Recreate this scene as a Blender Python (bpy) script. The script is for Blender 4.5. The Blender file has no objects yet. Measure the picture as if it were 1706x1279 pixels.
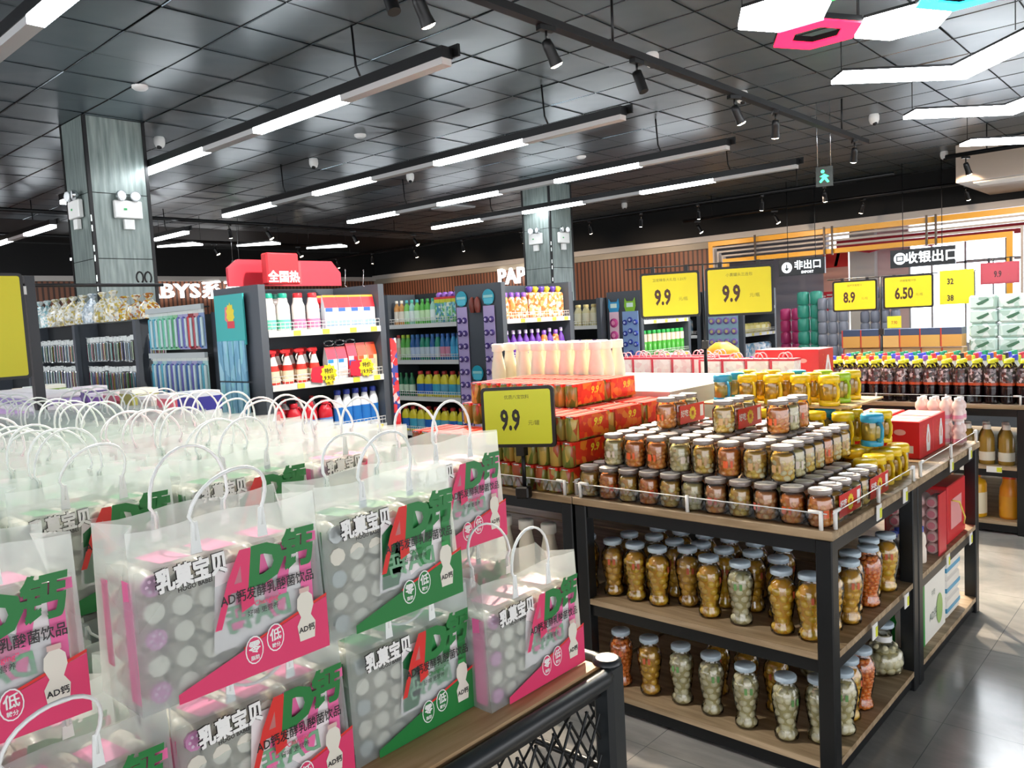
import bpy, math, random
from mathutils import Matrix, Vector
random.seed(7)
PI = math.pi
SC = bpy.context.scene
COL = SC.collection
# ------------------------------------------------------------ camera, world, exposure
cam_d = bpy.data.cameras.new('camera')
cam = bpy.data.objects.new('camera', cam_d); COL.objects.link(cam)
cam_d.sensor_width = 36.0; cam_d.lens = 1338.0/1706.0*36.0
cam_d.clip_start = 0.05; cam_d.clip_end = 100

def _basis():
    f = 1338.0; cx, cy = 853.0, 639.5
    Y = Vector((2061-cx, -(468-cy), -f)).normalized()
    L = Vector((-640-cx, -(610-cy), -f)); L = (L - Y*L.dot(Y)).normalized()
    X = -L; Z = X.cross(Y)
    return Matrix((X, Y, Z))
m3 = _basis()
cam.matrix_world = Matrix.Translation((0, 0, 1.6)) @ m3.to_4x4()
SC.camera = cam
w = bpy.data.worlds.new('world'); SC.world = w; w.use_nodes = True
w.node_tree.nodes['Background'].inputs[0].default_value = (0.96, 0.97, 1.0, 1)
w.node_tree.nodes['Background'].inputs[1].default_value = 1.5  # added fill light, reaching in where no wall stands behind the camera
SC.view_settings.view_transform = 'Standard'; SC.view_settings.look = 'None'
SC.view_settings.exposure = 1.25; SC.view_settings.gamma = 1.0
SC.view_settings.use_curve_mapping = False
try:
    SC.cycles.transparent_max_bounces = 20
    SC.cycles.max_bounces = 7; SC.cycles.glossy_bounces = 3; SC.cycles.transmission_bounces = 4
    SC.cycles.sample_clamp_indirect = 4.0; SC.cycles.caustics_reflective = False; SC.cycles.caustics_refractive = False
except Exception: pass
def lamp(name, kind, loc, energy, color=(1, 1, 1), size=0.1, target=None, spot=None, size_y=None):
    d = bpy.data.lights.new(name, kind); d.energy = energy; d.color = color
    if kind == 'AREA':
        d.size = size
        if size_y: d.shape = 'RECTANGLE'; d.size_y = size_y
    else:
        d.shadow_soft_size = size
    if kind == 'SPOT': d.spot_size = spot; d.spot_blend = 0.6
    o = bpy.data.objects.new(name, d); COL.objects.link(o); o.location = loc
    if target: o.rotation_euler = (Vector(target)-Vector(loc)).to_track_quat('-Z', 'Y').to_euler()
    return o
CEIL = 3.85
# ------------------------------------------------------------ materials
MC = {}
def lin(c):
    return tuple((x/12.92 if x <= 0.04045 else ((x+0.055)/1.055)**2.4) for x in c)
def hx(s):
    return lin(tuple(int(s[i:i+2], 16)/255 for i in (0, 2, 4)))
def newmat(name):
    m = bpy.data.materials.new(name); m.use_nodes = True; return m, m.node_tree.nodes, m.node_tree.links, m.node_tree.nodes['Principled BSDF']
def M(col, rough=0.45, metal=0.0, name=None, coat=0.0, var=0.0):
    """plain procedural surface, hex colour; a little noise in the colour and roughness"""
    k = (col, rough, metal, coat, var)
    if k in MC: return MC[k]
    m, n, l, p = newmat(name or 'surface_'+col)
    c = hx(col)
    p.inputs['Roughness'].default_value = rough; p.inputs['Metallic'].default_value = metal
    p.inputs['Coat Weight'].default_value = coat
    if var > 0:
        t = n.new('ShaderNodeTexNoise'); t.inputs['Scale'].default_value = 14; t.inputs['Detail'].default_value = 4
        r = n.new('ShaderNodeMix'); r.data_type = 'RGBA'
        r.inputs[6].default_value = tuple(x*(1-var) for x in c)+(1,); r.inputs[7].default_value = tuple(min(1, x*(1+var)) for x in c)+(1,)
        tc = n.new('ShaderNodeTexCoord'); l.new(tc.outputs['Object'], t.inputs['Vector'])
        l.new(t.outputs['Fac'], r.inputs[0]); l.new(r.outputs[2], p.inputs['Base Color'])
    else:
        p.inputs['Base Color'].default_value = c+(1,)
    MC[k] = m; return m
def ME(col, strength):
    k = ('E', col, strength)
    if k in MC: return MC[k]
    m, n, l, p = newmat('glow_'+col)
    p.inputs['Base Color'].default_value = hx(col)+(1,)
    p.inputs['Emission Color'].default_value = hx(col)+(1,); p.inputs['Emission Strength'].default_value = strength
    MC[k] = m; return m
def film_mat(name, alpha, col=(0.70, 0.77, 0.775), rough=0.35):
    m, n, l, p = newmat(name); n.remove(p); out = n['Material Output']
    tr = n.new('ShaderNodeBsdfTransparent'); tr.inputs[0].default_value = (0.97, 0.985, 0.98, 1)
    df = n.new('ShaderNodeBsdfDiffuse'); df.inputs[0].default_value = col+(1,)
    tl = n.new('ShaderNodeBsdfTranslucent'); tl.inputs[0].default_value = col+(1,)
    gl = n.new('ShaderNodeBsdfGlossy'); gl.inputs['Roughness'].default_value = rough
    a = n.new('ShaderNodeMixShader'); a.inputs[0].default_value = 0.5; l.new(df.outputs[0], a.inputs[1]); l.new(tl.outputs[0], a.inputs[2])
    g = n.new('ShaderNodeMixShader'); g.inputs[0].default_value = 0.10; l.new(a.outputs[0], g.inputs[1]); l.new(gl.outputs[0], g.inputs[2])
    b = n.new('ShaderNodeMixShader'); l.new(tr.outputs[0], b.inputs[1]); l.new(g.outputs[0], b.inputs[2])
    t = n.new('ShaderNodeTexNoise'); t.inputs['Scale'].default_value = 9; t.inputs['Detail'].default_value = 3
    mr = n.new('ShaderNodeMapRange'); mr.inputs[3].default_value = alpha-0.07; mr.inputs[4].default_value = alpha+0.07
    tc = n.new('ShaderNodeTexCoord'); l.new(tc.outputs['Object'], t.inputs['Vector'])
    l.new(t.outputs['Fac'], mr.inputs[0]); l.new(mr.outputs[0], b.inputs[0]); l.new(b.outputs[0], out.inputs[0])
    return m
def glass_mat(name, tint=(0.97, 0.98, 0.97), refl=1.0, rough=0.03):
    m, n, l, p = newmat(name); n.remove(p); out = n['Material Output']
    tr = n.new('ShaderNodeBsdfTransparent'); tr.inputs[0].default_value = tint+(1,)
    gl = n.new('ShaderNodeBsdfGlossy'); gl.inputs['Roughness'].default_value = rough; gl.inputs[0].default_value = (refl,)*3+(1,)
    lw = n.new('ShaderNodeFresnel'); lw.inputs['IOR'].default_value = 1.5
    ad = n.new('ShaderNodeMath'); ad.operation = 'MULTIPLY_ADD'; ad.inputs[1].default_value = 1.1; ad.inputs[2].default_value = 0.03; ad.use_clamp = True
    l.new(lw.outputs[0], ad.inputs[0])
    b = n.new('ShaderNodeMixShader'); l.new(ad.outputs[0], b.inputs[0]); l.new(tr.outputs[0], b.inputs[1]); l.new(gl.outputs[0], b.inputs[2])
    l.new(b.outputs[0], out.inputs[0]); return m
def fruit_mat(name, a, b, c, scale=26, gap='5A3408'):
    """lumps of fruit in syrup: cells of slightly different tone with bumped edges"""
    m, n, l, p = newmat(name)
    tc = n.new('ShaderNodeTexCoord'); oi = n.new('ShaderNodeObjectInfo')
    ad = n.new('ShaderNodeVectorMath'); ad.operation = 'MULTIPLY_ADD'
    cb = n.new('ShaderNodeCombineXYZ')
    for i in range(3): l.new(oi.outputs['Random'], cb.inputs[i])
    ad.inputs[1].default_value = (7, 5, 9); l.new(cb.outputs[0], ad.inputs[0]); l.new(tc.outputs['Object'], ad.inputs[2])
    v = n.new('ShaderNodeTexVoronoi'); v.inputs['Scale'].default_value = scale; v.feature = 'SMOOTH_F1'; l.new(ad.outputs[0], v.inputs['Vector'])
    r = n.new('ShaderNodeValToRGB'); e = r.color_ramp.elements
    e[0].position = 0.0; e[0].color = hx(a)+(1,); e[1].position = 0.98; e[1].color = hx(gap)+(1,)
    x = r.color_ramp.elements.new(0.48); x.color = hx(b)+(1,); x = r.color_ramp.elements.new(0.72); x.color = hx(c)+(1,)
    l.new(v.outputs['Distance'], r.inputs[0]); l.new(r.outputs[0], p.inputs['Base Color'])
    bp = n.new('ShaderNodeBump'); bp.invert = True; bp.inputs['Strength'].default_value = 0.6; bp.inputs['Distance'].default_value = 0.01
    l.new(v.outputs['Distance'], bp.inputs['Height']); l.new(bp.outputs[0], p.inputs['Normal'])
    p.inputs['Roughness'].default_value = 0.3; p.inputs['Subsurface Weight'].default_value = 0.0
    return m
def wood_mat(name, a, b, scale=1.0, axis='X', rough=0.5):
    m, n, l, p = newmat(name)
    tc = n.new('ShaderNodeTexCoord'); mp = n.new('ShaderNodeMapping')
    mp.inputs['Scale'].default_value = {'X': (1.2, 14, 14), 'Y': (14, 1.2, 14), 'Z': (14, 14, 1.2)}[axis]
    l.new(tc.outputs['Object'], mp.inputs[0])
    t = n.new('ShaderNodeTexNoise'); t.inputs['Scale'].default_value = 2.2*scale; t.inputs['Detail'].default_value = 8; t.inputs['Distortion'].default_value = 0.8
    l.new(mp.outputs[0], t.inputs['Vector'])
    r = n.new('ShaderNodeValToRGB'); r.color_ramp.elements[0].position = 0.35; r.color_ramp.elements[1].position = 0.68
    r.color_ramp.elements[0].color = hx(a)+(1,); r.color_ramp.elements[1].color = hx(b)+(1,)
    l.new(t.outputs['Fac'], r.inputs[0]); l.new(r.outputs[0], p.inputs['Base Color']); p.inputs['Roughness'].default_value = rough
    return m
def floor_mat():
    m, n, l, p = newmat('grey_marble_tile')
    tc = n.new('ShaderNodeTexCoord')
    t = n.new('ShaderNodeTexNoise'); t.inputs['Scale'].default_value = 0.9; t.inputs['Detail'].default_value = 9; t.inputs['Distortion'].default_value = 1.6; t.inputs['Roughness'].default_value = 0.62
    mp = n.new('ShaderNodeMapping'); mp.inputs['Rotation'].default_value = (0, 0, 0.5); mp.inputs['Scale'].default_value = (1, 2.2, 1)
    l.new(tc.outputs['Object'], mp.inputs[0]); l.new(mp.outputs[0], t.inputs['Vector'])
    r = n.new('ShaderNodeValToRGB'); e = r.color_ramp.elements
    e[0].position = 0.30; e[0].color = hx('7E807E')+(1,); e[1].position = 0.72; e[1].color = hx('B4B0AA')+(1,)
    x = e.new(0.5); x.color = hx('989692')+(1,)
    l.new(t.outputs['Fac'], r.inputs[0])
    br = n.new('ShaderNodeTexBrick'); br.offset = 0.0; br.inputs['Scale'].default_value = 1.0
    br.inputs['Brick Width'].default_value = 0.8; br.inputs['Row Height'].default_value = 0.8; br.inputs['Mortar Size'].default_value = 0.0015
    l.new(tc.outputs['Object'], br.inputs['Vector'])
    mx = n.new('ShaderNodeMix'); mx.data_type = 'RGBA'; l.new(br.outputs['Fac'], mx.inputs[0]); l.new(r.outputs[0], mx.inputs[6]); mx.inputs[7].default_value = hx('666869')+(1,)
    l.new(mx.outputs[2], p.inputs['Base Color']); p.inputs['Roughness'].default_value = 0.17
    return m
def ceil_mat():
    m, n, l, p = newmat('black_ceiling_tile')
    p.inputs['Base Color'].default_value = hx('58646B')+(1,); p.inputs['Roughness'].default_value = 0.34; p.inputs['Metallic'].default_value = 0.25
    tc = n.new('ShaderNodeTexCoord'); t = n.new('ShaderNodeTexNoise'); t.inputs['Scale'].default_value = 1.3; t.inputs['Detail'].default_value = 2
    bp = n.new('ShaderNodeBump'); bp.inputs['Strength'].default_value = 0.25; bp.inputs['Distance'].default_value = 0.05
    l.new(tc.outputs['Object'], t.inputs['Vector']); l.new(t.outputs['Fac'], bp.inputs['Height']); l.new(bp.outputs[0], p.inputs['Normal'])
    return m
def slat_mat():
    m, n, l, p = newmat('brown_slatted_wood')
    tc = n.new('ShaderNodeTexCoord'); mp = n.new('ShaderNodeMapping')
    l.new(tc.outputs['Object'], mp.inputs[0])
    wv = n.new('ShaderNodeTexWave'); wv.bands_direction = 'DIAGONAL'; wv.inputs['Scale'].default_value = 5.5; wv.inputs['Distortion'].default_value = 0
    mp.inputs['Scale'].default_value = (1, 1, 0)
    l.new(mp.outputs[0], wv.inputs['Vector'])
    r = n.new('ShaderNodeValToRGB'); r.color_ramp.elements[0].position = 0.2; r.color_ramp.elements[1].position = 0.5
    r.color_ramp.elements[0].color = hx('3A2218')+(1,); r.color_ramp.elements[1].color = hx('82523A')+(1,)
    l.new(wv.outputs['Fac'], r.inputs[0]); l.new(r.outputs[0], p.inputs['Base Color']); p.inputs['Roughness'].default_value = 0.5
    return m
def mottle_mat(name, cols, scale=30, rough=0.3, stretch=(1, 1, 1)):
    """busy printed packaging: random patches of the given colours"""
    m, n, l, p = newmat(name)
    tc = n.new('ShaderNodeTexCoord'); oi = n.new('ShaderNodeObjectInfo'); mp = n.new('ShaderNodeMapping'); mp.inputs['Scale'].default_value = stretch
    cb = n.new('ShaderNodeCombineXYZ')
    for i in range(3): l.new(oi.outputs['Random'], cb.inputs[i])
    ad = n.new('ShaderNodeVectorMath'); ad.operation = 'MULTIPLY_ADD'; ad.inputs[1].default_value = (11, 5, 7)
    l.new(cb.outputs[0], ad.inputs[0]); l.new(tc.outputs['Object'], ad.inputs[2]); l.new(ad.outputs[0], mp.inputs[0])
    v = n.new('ShaderNodeTexVoronoi'); v.inputs['Scale'].default_value = scale; l.new(mp.outputs[0], v.inputs['Vector'])
    r = n.new('ShaderNodeValToRGB'); r.color_ramp.interpolation = 'CONSTANT'
    sp = n.new('ShaderNodeSeparateColor'); l.new(v.outputs['Color'], sp.inputs[0]); l.new(sp.outputs[0], r.inputs[0])
    e = r.color_ramp.elements
    for i, c in enumerate(cols):
        pos = i/len(cols)
        x = e[0] if i == 0 else (e[1] if i == 1 else e.new(pos))
        x.position = pos; x.color = hx(c)+(1,)
    l.new(r.outputs[0], p.inputs['Base Color']); p.inputs['Roughness'].default_value = rough
    return m
# ------------------------------------------------------------ mesh builder
class MB:
    def __init__(s, *mats): s.v = []; s.f = []; s.mi = []; s.sm = []; s.mats = list(mats)
    def m(s, mat):
        if mat is None: return 0
        if isinstance(mat, int): return mat
        if mat not in s.mats: s.mats.append(mat)
        return s.mats.index(mat)
    def add(s, vs, fs, mat=None, smooth=False, T=None):
        b = len(s.v); i = s.m(mat)
        if T is not None: vs = [tuple(T @ Vector(q)) for q in vs]
        s.v += [tuple(q) for q in vs]
        for f in fs: s.f.append([b+k for k in f]); s.mi.append(i); s.sm.append(smooth)
    def box(s, x0, x1, y0, y1, z0, z1, mat=None, T=None, bev=0.0):
        if bev > 0:
            b = bev; xs = (x0, x1); ys = (y0, y1); zs = (z0, z1); vs = []; idx = {}
            for i in (0, 1):
                for j in (0, 1):
                    for k in (0, 1):
                        X, Y, Z = xs[i], ys[j], zs[k]; dx, dy, dz = (b, -b)[i], (b, -b)[j], (b, -b)[k]
                        idx[i, j, k] = len(vs); vs += [(X, Y+dy, Z+dz), (X+dx, Y, Z+dz), (X+dx, Y+dy, Z)]
            fs = []
            q = lambda a, i, j, k: idx[i, j, k]+a
            for i in (0, 1): c = [q(0, i, 0, 0), q(0, i, 0, 1), q(0, i, 1, 1), q(0, i, 1, 0)]; fs.append(c if i == 0 else c[::-1])
            for j in (0, 1): c = [q(1, 0, j, 0), q(1, 1, j, 0), q(1, 1, j, 1), q(1, 0, j, 1)]; fs.append(c if j == 0 else c[::-1])
            for k in (0, 1): c = [q(2, 0, 0, k), q(2, 0, 1, k), q(2, 1, 1, k), q(2, 1, 0, k)]; fs.append(c if k == 0 else c[::-1])
            for i in (0, 1):
                for j in (0, 1): fs.append([q(0, i, j, 0), q(0, i, j, 1), q(1, i, j, 1), q(1, i, j, 0)])
                for k in (0, 1): fs.append([q(0, i, 0, k), q(0, i, 1, k), q(2, i, 1, k), q(2, i, 0, k)])
            for j in (0, 1):
                for k in (0, 1): fs.append([q(1, 0, j, k), q(1, 1, j, k), q(2, 1, j, k), q(2, 0, j, k)])
            for i in (0, 1):
                for j in (0, 1):
                    for k in (0, 1): fs.append([q(0, i, j, k), q(1, i, j, k), q(2, i, j, k)])
            s.add(vs, fs, mat, False, T); return
        vs = [(x0, y0, z0), (x1, y0, z0), (x1, y1, z0), (x0, y1, z0), (x0, y0, z1), (x1, y0, z1), (x1, y1, z1), (x0, y1, z1)]
        s.add(vs, [(3, 2, 1, 0), (4, 5, 6, 7), (0, 1, 5, 4), (1, 2, 6, 5), (2, 3, 7, 6), (3, 0, 4, 7)], mat, False, T)
    def lathe(s, prof, cx=0, cy=0, z=0, seg=16, mat=None, T=None, caps=True, smooth=True, sx=1, sy=1, a0=0.0):
        vs = []; fs = []
        for r, h in prof:
            for k in range(seg): a = 2*PI*k/seg+a0; vs.append((cx+r*math.cos(a)*sx, cy+r*math.sin(a)*sy, z+h))
        for i in range(len(prof)-1):
            for k in range(seg): k2 = (k+1) % seg; fs.append((i*seg+k, i*seg+k2, (i+1)*seg+k2, (i+1)*seg+k))
        s.add(vs, fs, mat, smooth, T)
        if caps:
            s.add([vs[k] for k in range(seg)][::-1], [tuple(range(seg))], mat, False, T)
            s.add([vs[(len(prof)-1)*seg+k] for k in range(seg)], [tuple(range(seg))], mat, False, T)
    def tube(s, pts, r, mat=None, seg=6, T=None, flat=None, caps=True):
        P = [Vector(p) for p in pts]; vs = []; fs = []; up = Vector(flat) if flat else None; prev = None
        for i, p in enumerate(P):
            d = (P[min(i+1, len(P)-1)]-P[max(i-1, 0)]).normalized()
            if prev is None:
                a = Vector((0, 0, 1)) if abs(d.z) < 0.9 else Vector((1, 0, 0))
                if up: a = up
                u = d.cross(a).normalized()
            else:
                u = (prev-d*prev.dot(d)).normalized()
            prev = u; w_ = d.cross(u)
            rr = r if not isinstance(r, (list, tuple)) else r
            ru, rw = (rr, rr) if not isinstance(rr, (list, tuple)) else rr
            for k in range(seg): a = 2*PI*k/seg; vs.append(p+u*math.cos(a)*ru+w_*math.sin(a)*rw)
        for i in range(len(P)-1):
            for k in range(seg): k2 = (k+1) % seg; fs.append((i*seg+k, i*seg+k2, (i+1)*seg+k2, (i+1)*seg+k))
        if caps: fs.append(tuple(range(seg))[::-1]); fs.append(tuple((len(P)-1)*seg+k for k in range(seg)))
        s.add(vs, fs, mat, True, T)
    def prism(s, poly, t, mat=None, T=None):
        """polygon in xz at y=0, thickened to y=-t (front)"""
        n = len(poly); vs = [(x, -t, z) for x, z in poly]+[(x, 0, z) for x, z in poly]
        ar = sum(poly[i][0]*poly[(i+1) % n][1]-poly[(i+1) % n][0]*poly[i][1] for i in range(n))
        if ar < 0: vs = [(x, -t, z) for x, z in poly[::-1]]+[(x, 0, z) for x, z in poly[::-1]]
        fs = [tuple(range(n)), tuple(range(n, 2*n))[::-1]]+[(i+n, (i+1) % n+n, (i+1) % n, i) for i in range(n)]
        s.add(vs, fs, mat, False, T)
    def flatpoly(s, poly, y, mat=None, T=None):
        n = len(poly); ar = sum(poly[i][0]*poly[(i+1) % n][1]-poly[(i+1) % n][0]*poly[i][1] for i in range(n))
        if ar < 0: poly = poly[::-1]
        s.add([(x, y, z) for x, z in poly], [tuple(range(n))], mat, False, T)
    def text(s, body, size, x, z, y=0.0, mat=None, T=None, bold=0.0, shear=0.0, ax=1.0, rot=0.0, mirror=False):
        vs, fs, wd = glyphs(body, bold)
        c, q = math.cos(rot), math.sin(rot); out = []
        nk = GN[(body, bold)]
        for vi, (a, b) in enumerate(vs):
            yk = y-(vi//nk)*.00012
            a = (a-wd/2)*size*ax+shear*b*size; b = (b-0.35)*size
            if mirror: a = -a
            out.append((x+a*c-b*q, yk, z+a*q+b*c))
        s.add(out, [f[::-1] for f in fs] if mirror else fs, mat, False, T)
    def build(s):
        me = bpy.data.meshes.new('mesh'); me.from_pydata(s.v, [], s.f)
        for x in s.mats: me.materials.append(x)
        me.polygons.foreach_set('material_index', s.mi); me.polygons.foreach_set('use_smooth', s.sm); me.update()
        return me
GL = {}; GN = {}
def glyphs(body, bold=0.0):
    k = (body, bold)
    if k in GL: return GL[k]
    cjk = any(ord(ch) > 0x2E80 for ch in body); spread = 0.0
    if cjk and bold > .008: spread = bold-.006; bold = .006
    c = bpy.data.curves.new('t', 'FONT'); c.body = body; c.offset = bold; c.resolution_u = 2; c.size = 1.0
    o = bpy.data.objects.new('t', c); COL.objects.link(o)
    bpy.context.view_layer.update()
    ev = o.evaluated_get(bpy.context.evaluated_depsgraph_get()); me = ev.to_mesh()
    vs = [(v.co.x, v.co.y) for v in me.vertices]; fs = []
    for p in me.polygons:
        f = list(p.vertices)
        a = sum(vs[f[i]][0]*vs[f[(i+1) % len(f)]][1]-vs[f[(i+1) % len(f)]][0]*vs[f[i]][1] for i in range(len(f)))
        fs.append(f if a > 0 else f[::-1])
    ev.to_mesh_clear(); bpy.data.objects.remove(o); bpy.data.curves.remove(c)
    if spread:
        v0, f0 = vs, fs; vs, fs = [], []; nk = len(v0)
        for dx, dy in ((spread, spread), (-spread, spread), (spread, -spread), (-spread, -spread)):
            b = len(vs); vs += [(x+dx, y+dy) for x, y in v0]; fs += [[b+i for i in f] for f in f0]
    wd = max([v[0] for v in vs] or [0])
    GL[k] = (vs, fs, wd); GN[k] = nk if spread else 10**9; return GL[k]
def lumps(mb, prof, r, mat, rnd_, flat=1.0, push=.78, mat2=None):
    """pieces of fruit pressed against the glass all the way up the jar"""
    z0, z1 = prof[0][1], prof[-1][1]
    def R_(z):
        for (ra, za), (rb, zb) in zip(prof, prof[1:]):
            if za <= z <= zb and zb > za: return ra+(rb-ra)*(z-za)/(zb-za)
        return prof[-1][0]
    z = z0+r*.9; row = 0
    while z < z1-r*.5:
        RR = R_(z); k = max(3, int(2*PI*max(.004, RR-r*push)/(r*1.62)))
        for i in range(k):
            a = 2*PI*(i+.5*(row % 2))/k+rnd_.uniform(-.15, .15); q = r*rnd_.uniform(.86, 1.08); d = max(0, RR-q*.97)
            T = Matrix.Translation((d*math.cos(a), d*math.sin(a), z+rnd_.uniform(-.12, .12)*r)) @ Matrix.Rotation(rnd_.uniform(-.9, .9), 4, 'X') @ Matrix.Rotation(rnd_.uniform(-.9, .9), 4, 'Y')
            pr = [(q*math.sin(PI*j/6)+1e-5, -q*flat*math.cos(PI*j/6)) for j in range(7)]
            mb.lathe(pr, seg=9, mat=mat2 if (mat2 and rnd_.random() < .35) else mat, T=T, caps=False)
        z += r*1.5*min(1, flat+.1); row += 1
# ------------------------------------------------------------ things and parts
class P:
    """a part: name, mesh, children, optional local transform and label"""
    def __init__(s, name, mb=None, kids=(), loc=(0, 0, 0), label=None):
        s.name = name; s.me = mb.build() if isinstance(mb, MB) else mb; s.kids = list(kids); s.loc = loc; s.label = label
def spawn(p, parent=None):
    o = bpy.data.objects.new(p.name, p.me); COL.objects.link(o)
    if parent: o.parent = parent
    o.location = p.loc
    if p.label: o['label'] = p.label
    for k in p.kids: spawn(k, o)
    return o
def thing(p, loc, label, cat, group=None, rz=0.0, tilt=None, s=1.0, kind=None):
    o = spawn(p); o.location = loc; o.rotation_euler = (tilt[0] if tilt else 0, tilt[1] if tilt else 0, rz)
    if s != 1.0: o.scale = s if isinstance(s, tuple) else (s, s, s)
    o['label'] = label; o['category'] = cat
    if group: o['group'] = group
    if kind: o['kind'] = kind
    return o
def struct(name, mb, label=None, cat='structure', kids=()):
    o = spawn(P(name, mb, kids)); o['kind'] = 'structure'
    o['label'] = label or name; o['category'] = cat
    return o
ORD = ['first', 'second', 'third', 'fourth', 'fifth', 'sixth', 'seventh', 'eighth', 'ninth', 'tenth', 'eleventh', 'twelfth', 'thirteenth', 'fourteenth', 'fifteenth', 'sixteenth', 'seventeenth', 'eighteenth', 'nineteenth', 'twentieth']
def nth(i):
    return ORD[i] if i < 20 else 'twenty-'+ORD[i-20]
BLACK = M('0E0F11', 0.4, 0.2); DKGREY = M('3B4046', 0.45); WHITE = M('EDEDEA', 0.4); CHROME = M('C9CDD0', 0.2, 0.9)
OFFW = M('D9DAD6', 0.5)
# ============================================================ the setting
fl = MB(floor_mat()); fl.add([(-24, -8, 0), (10, -8, 0), (10, 26, 0), (-24, 26, 0)], [(0, 1, 2, 3)])
struct('floor', fl, 'polished grey marble tile floor', 'floor')
cm = ceil_mat(); cgap = M('0B0C0D', 0.6); cbar = M('59636A', 0.22, 0.8)
c = MB(cm); rnd = random.Random(3)
for i in range(-17, 24):
    for j in range(-16, 22):
        x0 = -5.49+(i-9)*0.6; y0 = 3.29+j*0.6
        if x0 < -16.3 or x0 > 3 or y0 > 15.6 or y0 < -4: continue
        if abs(x0+9.15+0.06) < 0.62 and (abs(y0-3.3) < 0.3 or abs(y0-10.6) < 0.3) and False: continue
        g = 0.006; zz = [CEIL+rnd.uniform(-.0035, .0035) for _ in range(4)]
        c.add([(x0+g, y0+g, zz[0]), (x0+g, y0+.6-g, zz[1]), (x0+.6-g, y0+.6-g, zz[2]), (x0+.6-g, y0+g, zz[3])], [(0, 1, 2, 3)], 0)
        b = 0.004
        c.add([(x0+g, y0+g, zz[0]), (x0+.6-g, y0+g, zz[3]), (x0+.6-g, y0+g+b, CEIL-b), (x0+g, y0+g+b, CEIL-b)], [(0, 1, 2, 3), (3, 2, 1, 0)], cbar)
        c.add([(x0+g, y0+g, zz[0]), (x0+g, y0+.6-g, zz[1]), (x0+g+b, y0+.6-g, CEIL-b), (x0+g+b, y0+g, CEIL-b)], [(0, 1, 2, 3)], cbar)
c.add([(-24, -8, CEIL+.012), (-24, 26, CEIL+.012), (10, 26, CEIL+.012), (10, -8, CEIL+.012)], [(0, 1, 2, 3)], cgap)
struct('ceiling', c, 'dark grey tiled suspended ceiling', 'ceiling')
slat = slat_mat(); trimw = M('B9B4AE', 0.5); blk = M('070809', 0.8); plaster = M('9AA0A2', 0.6)
# left wall
wl = MB(slat); wl.box(-20.2, -20, -8, 16, 0, 3.0, slat); wl.box(-20.2, -20, -8, 16, 3.12, CEIL, blk)
struct('wall_left', wl, 'brown slatted wall on the far left', 'wall')
tl = MB(trimw); tl.box(-20.2, -19.9, -8, 16, 3.0, 3.12); struct('trim_1', tl, 'pale strip above the left brown wall', 'trim')
wb = MB(slat); wb.box(-20.2, -8.45, 16, 16.2, 0, 2.9, slat); wb.box(-20.2, 10, 16.0, 16.2, 3.16, CEIL, blk)
struct('wall_back', wb, 'brown slatted back wall under a black upper band', 'wall')
tb = MB(trimw); tb.box(-20.2, 10, 15.88, 16.2, 3.04, 3.16); tb.box(-20.2, -8.45, 15.94, 16.2, 2.9, 3.04, M('A09888', .5))
struct('trim_2', tb, 'pale strip along the top of the back wall', 'trim')
# bulkhead right
bk = MB(M('B8A898', .5)); bk.box(-3.15, 6, 13.6, 15.85, 3.28, CEIL-.02, M('B8A898', .5)); bk.box(-2.95, 6, 13.75, 14.2, 3.26, 3.28, M('F2E8D8', .5))
struct('trim_3', bk, 'beige ceiling bulkhead above the checkout opening', 'trim')
# grey lower band left aisle wall behind gondolas
def emissive_letters(body, size, T, name, label, parts_as=None, depth=0.05, bold=.018, ax=1.0):
    p = P(name, None, []); 
    m = MB(ME('FFFFFF', 1.0)); 
    for k in range(2): m.text(body, size, 0, 0, -depth*k-.01, 0, bold=bold, ax=ax)
    o = thing(P(name, m), T[0], label, 'sign', rz=T[1]); return o
_y0 = 9.50-glyphs('BAB', .018)[2]*.50*1.3; emissive_letters('BABYS系列', 0.50, ((-19.93, _y0+glyphs('BABYS系列', .018)[2]*.50*1.3/2, 2.76), PI/2), 'wall_sign', 'white glowing letters ending in YS on the left brown wall', ax=1.3)
emissive_letters('PAPER', 0.58, ((-13.88, 15.92, 2.74), 0), 'wall_sign', 'white glowing PAPER letters on the brown back wall beside the far column')
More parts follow.
